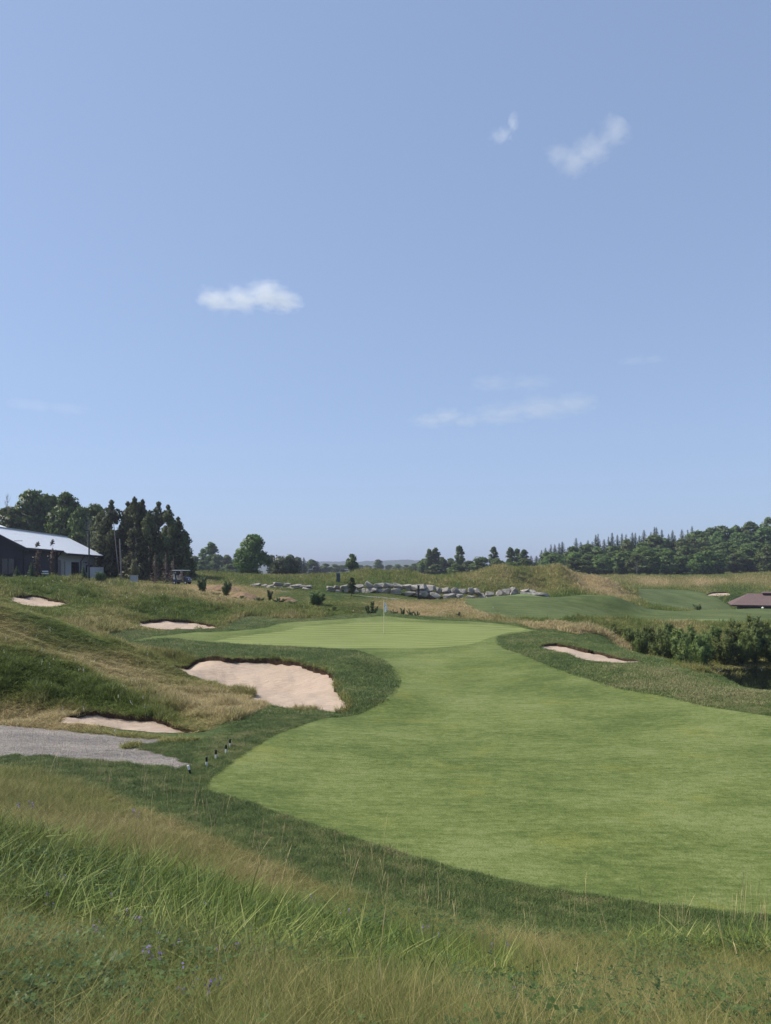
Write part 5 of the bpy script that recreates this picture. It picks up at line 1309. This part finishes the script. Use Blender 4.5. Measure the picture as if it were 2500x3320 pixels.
# ---- soil heaps
M['heap'] = soil_mat('orange_soil', (.17, .10, .058, 1), (.33, .235, .145, 1))
def heap(label, u, v, Y, w, h, dp, seed):
    p = at(u, v, Y); nx, ny = 30, 16; X, S = np.meshgrid(np.linspace(-1, 1, nx), np.linspace(-1, 1, ny)); rr_ = np.sqrt(X ** 2 + S ** 2)
    px_, py_ = X * w / 2, S * dp / 2; Z = h * np.clip(1 - rr_ ** 1.5, -.25, 1) * (.65 + .7 * fbm(X * 2 + seed, S * 2, seed, 3)) + (fbm(px_ * 2.2, py_ * 2.2, seed + 3, 3) - .5) * .22
    g0 = height(px_ + p.x, py_ + p.y); z0 = hz(p.x, p.y); i = np.arange(nx * ny).reshape(ny, nx)
    qd = np.stack([i[:-1, :-1].ravel(), i[:-1, 1:].ravel(), i[1:, 1:].ravel(), i[1:, :-1].ravel()], -1)
    o = link(D.objects.new('soil_heap', np_mesh('soil_heap', np.stack([px_.ravel(), py_.ravel(), (Z + g0 - z0).ravel()], -1), quads=qd, mat=M['heap'], smooth_shade=True))); o.location = (p.x, p.y, z0); tag(o, label, 'soil heap')
heap('larger orange soil heap beside the dark sapling', 795, 1940, 80, 3.8, .8, 4.5, 3)
heap('smaller orange soil heap left of the round bush', 920, 1938, 79, 3.0, .5, 3.6, 5)
heap('pale straw covered soil heap below the golf cart', 720, 1925, 90, 4.6, .45, 3.5, 9)

# ---- flagsticks
M['polewhite'] = simple('pale_yellow_pole', (.66, .62, .36, 1), .4, .4, var=.05)
m, t = mat('flag_cloth'); p = t.pos(obj=True); n = t.noise(9, 2, .5, p); f = t.math('GREATER_THAN', n, .56)
c = t.mix(t.math('MULTIPLY', f, .8), (.72, .74, .78, 1), (.16, .24, .50, 1)); b = t.bsdf(c, .8, .2); tr = t.N('ShaderNodeBsdfTranslucent'); t.l.new(c, tr.inputs[0]); mx = t.N('ShaderNodeMixShader'); mx.inputs[0].default_value = .35
t.l.new(b.outputs[0], mx.inputs[1]); t.l.new(tr.outputs[0], mx.inputs[2]); t.out(mx.outputs[0]); M['flag'] = m
M['yellowflag'] = simple('yellow_cloth', (.70, .60, .08, 1), .8, .2)
p = at(1245, 2054, 50.3); z0 = hz(p.x, p.y); fs = empty('flagstick', (p.x, p.y, z0)); tag(fs, 'pale flagstick with a limp white flag standing in the putting green', 'flag')
m_ = MB(); m_.tube([(0, 0, -.1), (0, 0, 2.28)], .022, 8); m_.build('pole', M['polewhite'], fs)
m_ = MB(); m_.tube([(0, 0, 2.28), (0, 0, 2.31)], [.02, .012], 8); m_.build('finial', M['polewhite'], fs)
m_ = MB(); V = []; Fc = []; nu, nv = 9, 12
for j in range(nv + 1):
    tj = j / nv; wd = .05 + .22 * math.sin(min(tj * 1.25, 1) * math.pi / 2) * (1 - .45 * max(tj - .7, 0) / .3)
    for i in range(nu + 1):
        ti = i / nu; V.append((.012 + ti * wd * .9 - .03 * tj, .05 * math.sin(ti * 9 + tj * 2) * ti ** .5, 2.27 - .80 * tj - .10 * ti * (1 - tj)))
for j in range(nv):
    for i in range(nu): a = j * (nu + 1) + i; Fc.append((a, a + 1, a + nu + 2, a + nu + 1))
m_.add(V, Fc); m_.build('flag', M['flag'], fs, sm=True)
m_ = MB(); m_.tube([(0, 0, -.06), (0, 0, .006)], .054, 14); m_.build('cup', M['black'], fs)
p = at(1578, 1862, 150); fy = empty('flagstick', (p.x, p.y, hz(p.x, p.y))); tag(fy, 'distant flagstick with a yellow flag showing over the middle mound', 'flag')
top = at(1578, 1841, 150).z - fy.location.z
m_ = MB(); m_.tube([(0, 0, 0), (0, 0, top)], .03, 6); m_.build('pole', M['polewhite'], fy)
m_ = MB(); m_.add([(.03, 0, top), (1.1, .1, top - .1), (1.0, -.05, top - .62), (.03, 0, top - .55), (.5, .12, top - .05), (.5, .12, top - .58)], [(0, 4, 5, 3), (4, 1, 2, 5)]); m_.build('flag', M['yellowflag'], fy)

# ---- black and white marker stakes
M['stakewhite'] = simple('stake_white', (.74, .75, .76, 1), .5, .35, var=.06)
M['stakeblack'] = simple('stake_black', (.010, .010, .012, 1), .5, .35)
def stake(u, vb, vt, label, flip=False, lean=0.0):
    x, y = hit([(u, vb)])[0]; z = hz(x, y); h = (vb - vt) / F * y * 1.22; r = .024
    s = empty('marker_stake', (x, y, z - .012)); s.rotation_euler = (0, lean, 0); tag(s, label, 'stake', 'black and white stakes at the fairway corner')
    a, b = (M['stakewhite'], M['stakeblack']) if not flip else (M['stakeblack'], M['stakewhite'])
    m_ = MB(); m_.tube([(0, 0, -.08), (0, 0, h * .52)], r, 12); m_.build('post', a, s)
    m_ = MB(); m_.tube([(0, 0, h * .52), (0, 0, h * .97), (0, 0, h * 1.0)], [r * 1.06, r * 1.06, r * .8], 12); m_.build('cap', b, s)
stake(746, 2422, 2399, 'farthest of the five black topped stakes, at the fairway corner')
stake(733, 2441, 2418, 'second farthest black topped stake at the fairway corner')
stake(700, 2460, 2435, 'middle black topped stake of the five on the rough')
stake(670, 2484, 2458, 'black topped stake next to the leaning white topped one')
stake(618, 2509, 2484, 'leaning stake with white top and black foot by the gravel tip', True, rad(-16))

# ---- small white tee markers
def marker(u, Y, zoff, label, s, dv):
    x = ux(u, Y); z = hz(x, Y) + zoff; o = empty('tee_marker', (x, Y, z)); tag(o, label, 'tee marker')
    m_ = MB(); m_.tube([(0, 0, 0), (0, 0, s * .2)], [s * .2, s * .2], 6); m_.build('base', M['black'], o)
    m_ = MB(); m_.tube([(0, 0, s * .2), (0, 0, s * .35), (0, 0, s * .6), (0, 0, s * .85), (0, 0, s)], [s * .28, s * .45, s * .52, s * .4, s * .1], 10); m_.build('knob', M['white'], o)
marker(2061, 80, .0, 'tiny white tee marker on the narrow light green tee strip', .22, 0)
marker(2473, 97, .0, 'small white tee marker on the strip before the brown shed', .30, 0)

# ---- golf cart with two riders
M['cartpaint'] = simple('navy_cart_paint', (.030, .040, .075, 1), .3, .5, var=.1)
M['cartwhite'] = simple('cart_roof_plastic', (.62, .64, .66, 1), .5, .4, var=.06)
M['seat'] = simple('pale_vinyl', (.45, .42, .37, 1), .6, .3)
M['tyre'] = simple('rubber', (.015, .015, .016, 1), .9, .2)
M['skin'] = simple('skin', (.50, .30, .21, 1), .6, .3, var=.08)
M['pinkshirt'] = simple('pale_pink_cloth', (.58, .44, .46, 1), .9, .1)
M['darkshirt'] = simple('dark_cloth', (.035, .04, .055, 1), .9, .1)
M['khaki'] = simple('khaki_cloth', (.40, .34, .25, 1), .9, .1)
p = at(590, 1893, 98); cx, cy = p.x, p.y; cz = hz(cx, cy); yaw = rad(-14)
gc = empty('golf_cart', (cx, cy, cz - .02), yaw); tag(gc, 'navy golf cart with a flat roof parked on the grassy rise', 'golf cart')
m_ = MB(); m_.box(-1.15, 1.0, -.56, .56, .30, .40); m_.box(-1.15, -.25, -.55, .55, .40, .62)
m_.add([(.62, -.55, .40), (1.18, -.50, .40), (1.12, -.48, .78), (.72, -.52, 1.0), (.60, -.53, 1.0), (.62, .55, .40), (1.18, .50, .40), (1.12, .48, .78), (.72, .52, 1.0), (.60, .53, 1.0)], [(0, 1, 2, 3, 4), (9, 8, 7, 6, 5), (0, 5, 6, 1), (1, 6, 7, 2), (2, 7, 8, 3), (3, 8, 9, 4), (4, 9, 5, 0)]); m_.build('body', M['cartpaint'], gc)
for s in (-1, 1):
    m_ = MB(); m_.add([(.85, s * .52, .55), (1.15, s * .52, .45), (1.2, s * .6, .42), (.55, s * .6, .42), (.7, s * .6, .66), (1.0, s * .6, .66)], [(0, 1, 5, 4), (1, 2, 5), (0, 4, 3)]); m_.build('fender', M['cartpaint'], gc)
    m_ = MB(); m_.box(1.12, 1.17, s * .34 - .09, s * .34 + .09, .60, .70); m_.build('headlight', M['white'], gc)
m_ = MB(); m_.box(-1.12, .92, -.6, .6, 1.80, 1.86); m_.box(-1.05, .85, -.53, .53, 1.86, 1.89); m_.build('roof', M['cartwhite'], gc)
for x0, x1, y in ((.72, .86, -.5), (.72, .86, .5), (-1.0, -.95, -.5), (-1.0, -.95, .5)):
    m_ = MB(); m_.tube([(x0, y, .62 if x0 < 0 else .95), (x1, y, 1.81)] if x0 > 0 else [(x0, y, .6), (x1, y, 1.81)], .022, 6); m_.build('post', M['black'], gc)
m_ = MB(); m_.add([(.745, -.47, 1.0), (.745, .47, 1.0), (.855, .47, 1.79), (.855, -.47, 1.79), (.757, -.47, 1.0), (.757, .47, 1.0), (.867, .47, 1.79), (.867, -.47, 1.79)], [(0, 1, 2, 3), (7, 6, 5, 4), (0, 4, 5, 1), (2, 6, 7, 3), (1, 5, 6, 2), (3, 7, 4, 0)])
gm, t = mat('windshield'); gl = t.N('ShaderNodeBsdfGlossy'); gl.inputs['Roughness'].default_value = .05; tp = t.N('ShaderNodeBsdfTransparent'); tp.inputs[0].default_value = (.75, .8, .82, 1); mx = t.N('ShaderNodeMixShader'); mx.inputs[0].default_value = .14; t.l.new(tp.outputs[0], mx.inputs[1]); t.l.new(gl.outputs[0], mx.inputs[2]); t.out(mx.outputs[0])
m_.build('windshield', gm, gc)
m_ = MB(); m_.box(-.45, .08, -.54, .54, .62, .76); m_.build('seat', M['seat'], gc); m_ = MB(); m_.add([(-.45, -.54, .72), (-.32, -.54, .72), (-.46, -.54, 1.18), (-.56, -.54, 1.18), (-.45, .54, .72), (-.32, .54, .72), (-.46, .54, 1.18), (-.56, .54, 1.18)], [(0, 1, 2, 3), (7, 6, 5, 4), (1, 5, 6, 2), (3, 2, 6, 7), (0, 3, 7, 4), (0, 4, 5, 1)]); m_.build('backrest', M['seat'], gc)
m_ = MB(); m_.tube([(.62, .25, .85), (.42, .25, 1.02)], .02, 6); R_ = [(.42 + .08 * math.cos(a) * .5, .25 + .17 * math.sin(a), 1.02 + .15 * math.cos(a)) for a in np.linspace(0, 6.283, 13)]; m_.tube(R_, .014, 5, False); m_.build('steering_wheel', M['black'], gc)
for x in (-.78, .82):
    for y in (-.5, .5):
        m_ = MB(); m_.tube([(x, y - .1, .22), (x, y - .085, .22), (x, y + .085, .22), (x, y + .1, .22)], [.17, .22, .22, .17], 16); w_ = m_.build('wheel', M['tyre'], gc)
        m_ = MB(); m_.tube([(x, y - .106 if y < 0 else y + .101, .22), (x, y - .101 if y < 0 else y + .106, .22)], .11, 12); m_.build('rim', M['cartwhite'], w_)
gm_ = gc.matrix_basis.copy() if False else Matrix.Translation((cx, cy, cz - .02)) @ Matrix.Rotation(yaw, 4, 'Z')
for i, (y, hgt, mt, lab) in enumerate(((-.22, .95, 'cartwhite', 'pale golf bag strapped behind the cart seat, nearer side'), (.22, .95, 'black', 'black golf bag strapped behind the cart seat, farther side'))):
    q = gm_ @ Vector((-.98, y, .63)); gb = empty('golf_bag', q, yaw); gb.rotation_euler = (0, rad(-8), yaw); tag(gb, lab, 'golf bag')
    m_ = MB(); m_.tube([(0, 0, 0), (0, 0, .04), (0, 0, .5), (0, 0, .68), (0, 0, .72)], [.10, .115, .105, .125, .12], 10); m_.build('bag', M[mt], gb)
    for k in range(6):
        a = k * 1.05; cxx, cyy = .07 * math.cos(a), .07 * math.sin(a); m_ = MB(); m_.tube([(cxx, cyy, .6), (cxx * 1.2, cyy * 1.2, .88 + .04 * (k % 3))], .008, 4); m_.box(cxx * 1.2 - .03, cxx * 1.2 + .03, cyy * 1.2 - .02, cyy * 1.2 + .02, .87 + .04 * (k % 3), .92 + .04 * (k % 3)); m_.build('club', M['stakewhite'] if k % 2 else M['black'], gb)

def skin_body(name, verts, edges, radii, mats, parent, lv=2):
    me = D.meshes.new(name); me.from_pydata(verts, edges, []); o = link(D.objects.new(name, me), parent)
    for mm in mats: me.materials.append(mm)
    sk = o.modifiers.new('skin', 'SKIN'); sk.use_smooth_shade = True
    for i, r in enumerate(radii):
        sv = me.skin_vertices[0].data[i]; sv.radius = (r, r * .85) if not isinstance(r, tuple) else r; sv.use_root = (i == 0)
    sb = o.modifiers.new('sub', 'SUBSURF'); sb.levels = lv; sb.render_levels = lv; return o
def rider(x, y, lean, shirt, label, reach):
    q = gm_ @ Vector((x, y, .74)); pr = empty('person', q, yaw); tag(pr, label, 'person')
    L = lean
    # seated body in the seat frame: x forward, z up; pelvis at the seat
    V = [(0, 0, .10), (.0 + L * .3, 0, .32), (.02 + L * .8, 0, .52), (.03 + L, 0, .60), (.05 + L * 1.1, 0, .68), (.06 + L * 1.15, 0, .78), (.05 + L * 1.15, 0, .88)]
    E_ = [(0, 1), (1, 2), (2, 3), (3, 4), (4, 5), (5, 6)]; R = [.14, .135, .15, .08, .062, .10, .085]
    for s in (-1, 1):
        b = len(V); V += [(.06, s * .10, .09), (.42, s * .13, .10), (.48, s * .13, -.28), (.58, s * .13, -.34)]; E_ += [(0, b), (b, b + 1), (b + 1, b + 2), (b + 2, b + 3)]; R += [.095, .07, .048, .04]
        b = len(V); V += [(.03 + L * .9, s * .20, .53), (.10 + L * .8, s * .25, .30), (.32 + reach, s * .16, .30), (.40 + reach, s * .14, .32)]; E_ += [(2, b), (b, b + 1), (b + 1, b + 2), (b + 2, b + 3)]; R += [.065, .05, .036, .03]
    # one continuous body; clothes over it as children
    body = skin_body('body', V, E_, R, [M['skin']], pr)
    skin_body('shirt', [(0, 0, .14), (.0 + L * .3, 0, .32), (.02 + L * .8, 0, .52), (.03 + L * .9, -.20, .53), (.09 + L * .8, -.245, .36), (.03 + L * .9, .20, .53), (.09 + L * .8, .245, .36)], [(0, 1), (1, 2), (2, 3), (3, 4), (2, 5), (5, 6)], [.152, .150, .163, .078, .066, .078, .066], [M[shirt]], pr)
    skin_body('trousers', [(0, 0, .09), (.06, -.10, .09), (.42, -.13, .10), (.45, -.13, -.05), (.06, .10, .09), (.42, .13, .10), (.45, .13, -.05)], [(0, 1), (1, 2), (2, 3), (0, 4), (4, 5), (5, 6)], [.148, .11, .085, .07, .11, .085, .07], [M['khaki']], pr)
    hx = .05 + L * 1.15
    m_ = MB(); m_.tube([(hx, 0, .85), (hx, 0, .90), (hx - .01, 0, .97), (hx - .01, 0, .985)], [.112, .115, .08, .02], 12); m_.box(hx + .06, hx + .20, -.075, .075, .855, .872); m_.build('cap', M['cartwhite'], pr, sm=False)
    for s in (-1, 1):
        b = Vector((.40 + reach, s * .14, .32))
        for k in range(4):
            m_ = MB(); m_.tube([b + Vector((.02, (k - 1.5) * .017, 0)), b + Vector((.07, (k - 1.5) * .018, -.005)), b + Vector((.085, (k - 1.5) * .018, -.035 - .004 * (k % 2)))], [.010, .009, .007], 6); m_.build('finger', M['skin'], pr, sm=True)
        m_ = MB(); m_.tube([b + Vector((.0, -s * .03, 0)), b + Vector((.03, -s * .055, .005)), b + Vector((.06, -s * .05, -.005))], [.012, .011, .008], 6); m_.build('thumb', M['skin'], pr, sm=True)
    m_ = MB(); m_.tube([(hx + .085, 0, .80), (hx + .115, 0, .775)], [.012, .018], 6); m_.build('nose', M['skin'], pr)
    for s in (-1, 1):
        m_ = MB(); m_.tube([(hx + .084, s * .033, .805), (hx + .094, s * .033, .805)], .010, 6); m_.build('eye', M['black'], pr)
rider(-.2, -.27, .16, 'pinkshirt', 'person in pale pink shirt and pale cap leaning forward on the near cart seat', .05)
rider(-.2, .27, .02, 'darkshirt', 'person in dark shirt at the steering wheel of the golf cart', .12)

# ---- thin far mast
p = at(1248, 1845, 420); m_ = MB(); m_.tube([(0, 0, 0), (0, 0, at(1248, 1824, 420).z - hz(p.x, 420))], [.25, .12], 6)
tag(m_.build('mast', M['palepanel'], None, (p.x, 420, hz(p.x, 420))), 'thin grey mast just above the middle mound in the distance', 'mast')
# ------------------------------------------------------------------ clouds: real bodies of mist, far above the haze
def cloud(label, u, v, R, wpx, hpx, dens, seed, blobs, thick=.8):
    """soft bodies of mist; blobs = (x, z, r) in units of the half width / half height"""
    d = Vector(((u - 1250) / F, 1, (VH - v) / F)); c = Vector((0, 0, H)) + d * R
    w = wpx / F * R / 2; h = hpx / F * R / 2
    m, t = mat('cloud_vapour'); P = t.N('ShaderNodeTexCoord').outputs['Object']
    nz = t.N('ShaderNodeTexNoise'); nz.inputs['Scale'].default_value = 2.6; nz.inputs['Detail'].default_value = 5; nz.inputs['Roughness'].default_value = .62
    mp = t.N('ShaderNodeMapping'); mp.inputs['Location'].default_value = (seed * 3.7, seed * 1.3, seed * .7); mp.inputs['Scale'].default_value = (1.5, 1.5, 1.2); t.l.new(P, mp.inputs['Vector']); t.l.new(mp.outputs[0], nz.inputs['Vector'])
    best = None
    for (bx, bz, br, bs) in blobs:     # ellipsoidal puffs, joined
        mp2 = t.N('ShaderNodeMapping'); mp2.inputs['Location'].default_value = (-bx / br, 0, -bz / bs); mp2.inputs['Scale'].default_value = (1 / br, 1.15, 1 / bs); t.l.new(P, mp2.inputs['Vector'])
        ln = t.N('ShaderNodeVectorMath'); ln.operation = 'LENGTH'; t.l.new(mp2.outputs[0], ln.inputs[0])
        f = t.math('SUBTRACT', 1.0, ln.outputs['Value'])
        best = f if best is None else t.math('MAXIMUM', best, f)
    f = t.math('ADD', best, t.math('MULTIPLY', t.math('SUBTRACT', nz.outputs['Fac'], .55), 2.3))
    f = t.math('MULTIPLY', f, 1.3, True)
    f = t.math('MULTIPLY', f, dens / w)
    v_ = t.N('ShaderNodeVolumePrincipled'); v_.inputs['Color'].default_value = (1, 1, 1, 1); v_.inputs['Anisotropy'].default_value = .2; t.l.new(f, v_.inputs['Density'])
    o_ = t.N('ShaderNodeOutputMaterial'); t.l.new(v_.outputs[0], o_.inputs['Volume'])
    bm = bmesh.new(); bmesh.ops.create_icosphere(bm, subdivisions=3, radius=1.0); me = D.meshes.new('cloud'); bm.to_mesh(me); bm.free(); me.materials.append(m)
    o = link(D.objects.new('cloud', me)); o.location = c; o.scale = (w * 1.25, w * thick, h * 1.35); o.rotation_euler = (0, 0, -math.atan2(d.x, d.y)); tag(o, label, 'cloud'); return o
cloud('small bright flat-bottomed cloud alone on the left of the sky', 810, 963, 3200, 300, 100, 1.9, 1, [(-.55, -.28, .42, .5), (-.15, -.12, .42, .55), (.30, .12, .45, .72), (.62, -.15, .35, .42)])
cloud('bright ragged cloud high on the right of the sky', 1890, 480, 3000, 270, 155, .75, 2, [(-.45, -.1, .28, .2), (-.15, -.35, .42, .42), (.2, -.1, .42, .42), (.62, .42, .36, .40)])
cloud('little wisp of cloud left of the ragged high cloud', 1640, 425, 3000, 110, 100, .6, 3, [(-.2, -.2, .6, .4), (.35, .4, .3, .5)])
cloud('low faint cloud, right half of the pair above the mounds', 1735, 1325, 5200, 370, 100, .6, 4, [(-.5, -.2, .5, .5), (.1, 0, .6, .6), (.5, .15, .4, .5)])
cloud('low faint cloud, left half of the pair above the mounds', 1435, 1357, 5200, 210, 72, .55, 5, [(-.3, -.15, .6, .5), (.1, .15, .5, .6), (.6, -.2, .4, .4)])
cloud('faint thin cloud streak above the low pair', 1650, 1240, 5000, 260, 66, .3, 6, [(-.3, 0, .6, .6), (.4, -.1, .6, .5)])
cloud('small faint cloud streak near the right edge', 2075, 1168, 5000, 150, 34, .28, 7, [(-.2, 0, .7, .6), (.4, 0, .5, .5)])
cloud('faint cloud streak near the left edge', 150, 1318, 5000, 240, 50, .2, 8, [(-.3, 0, .6, .6), (.4, 0, .6, .5)])
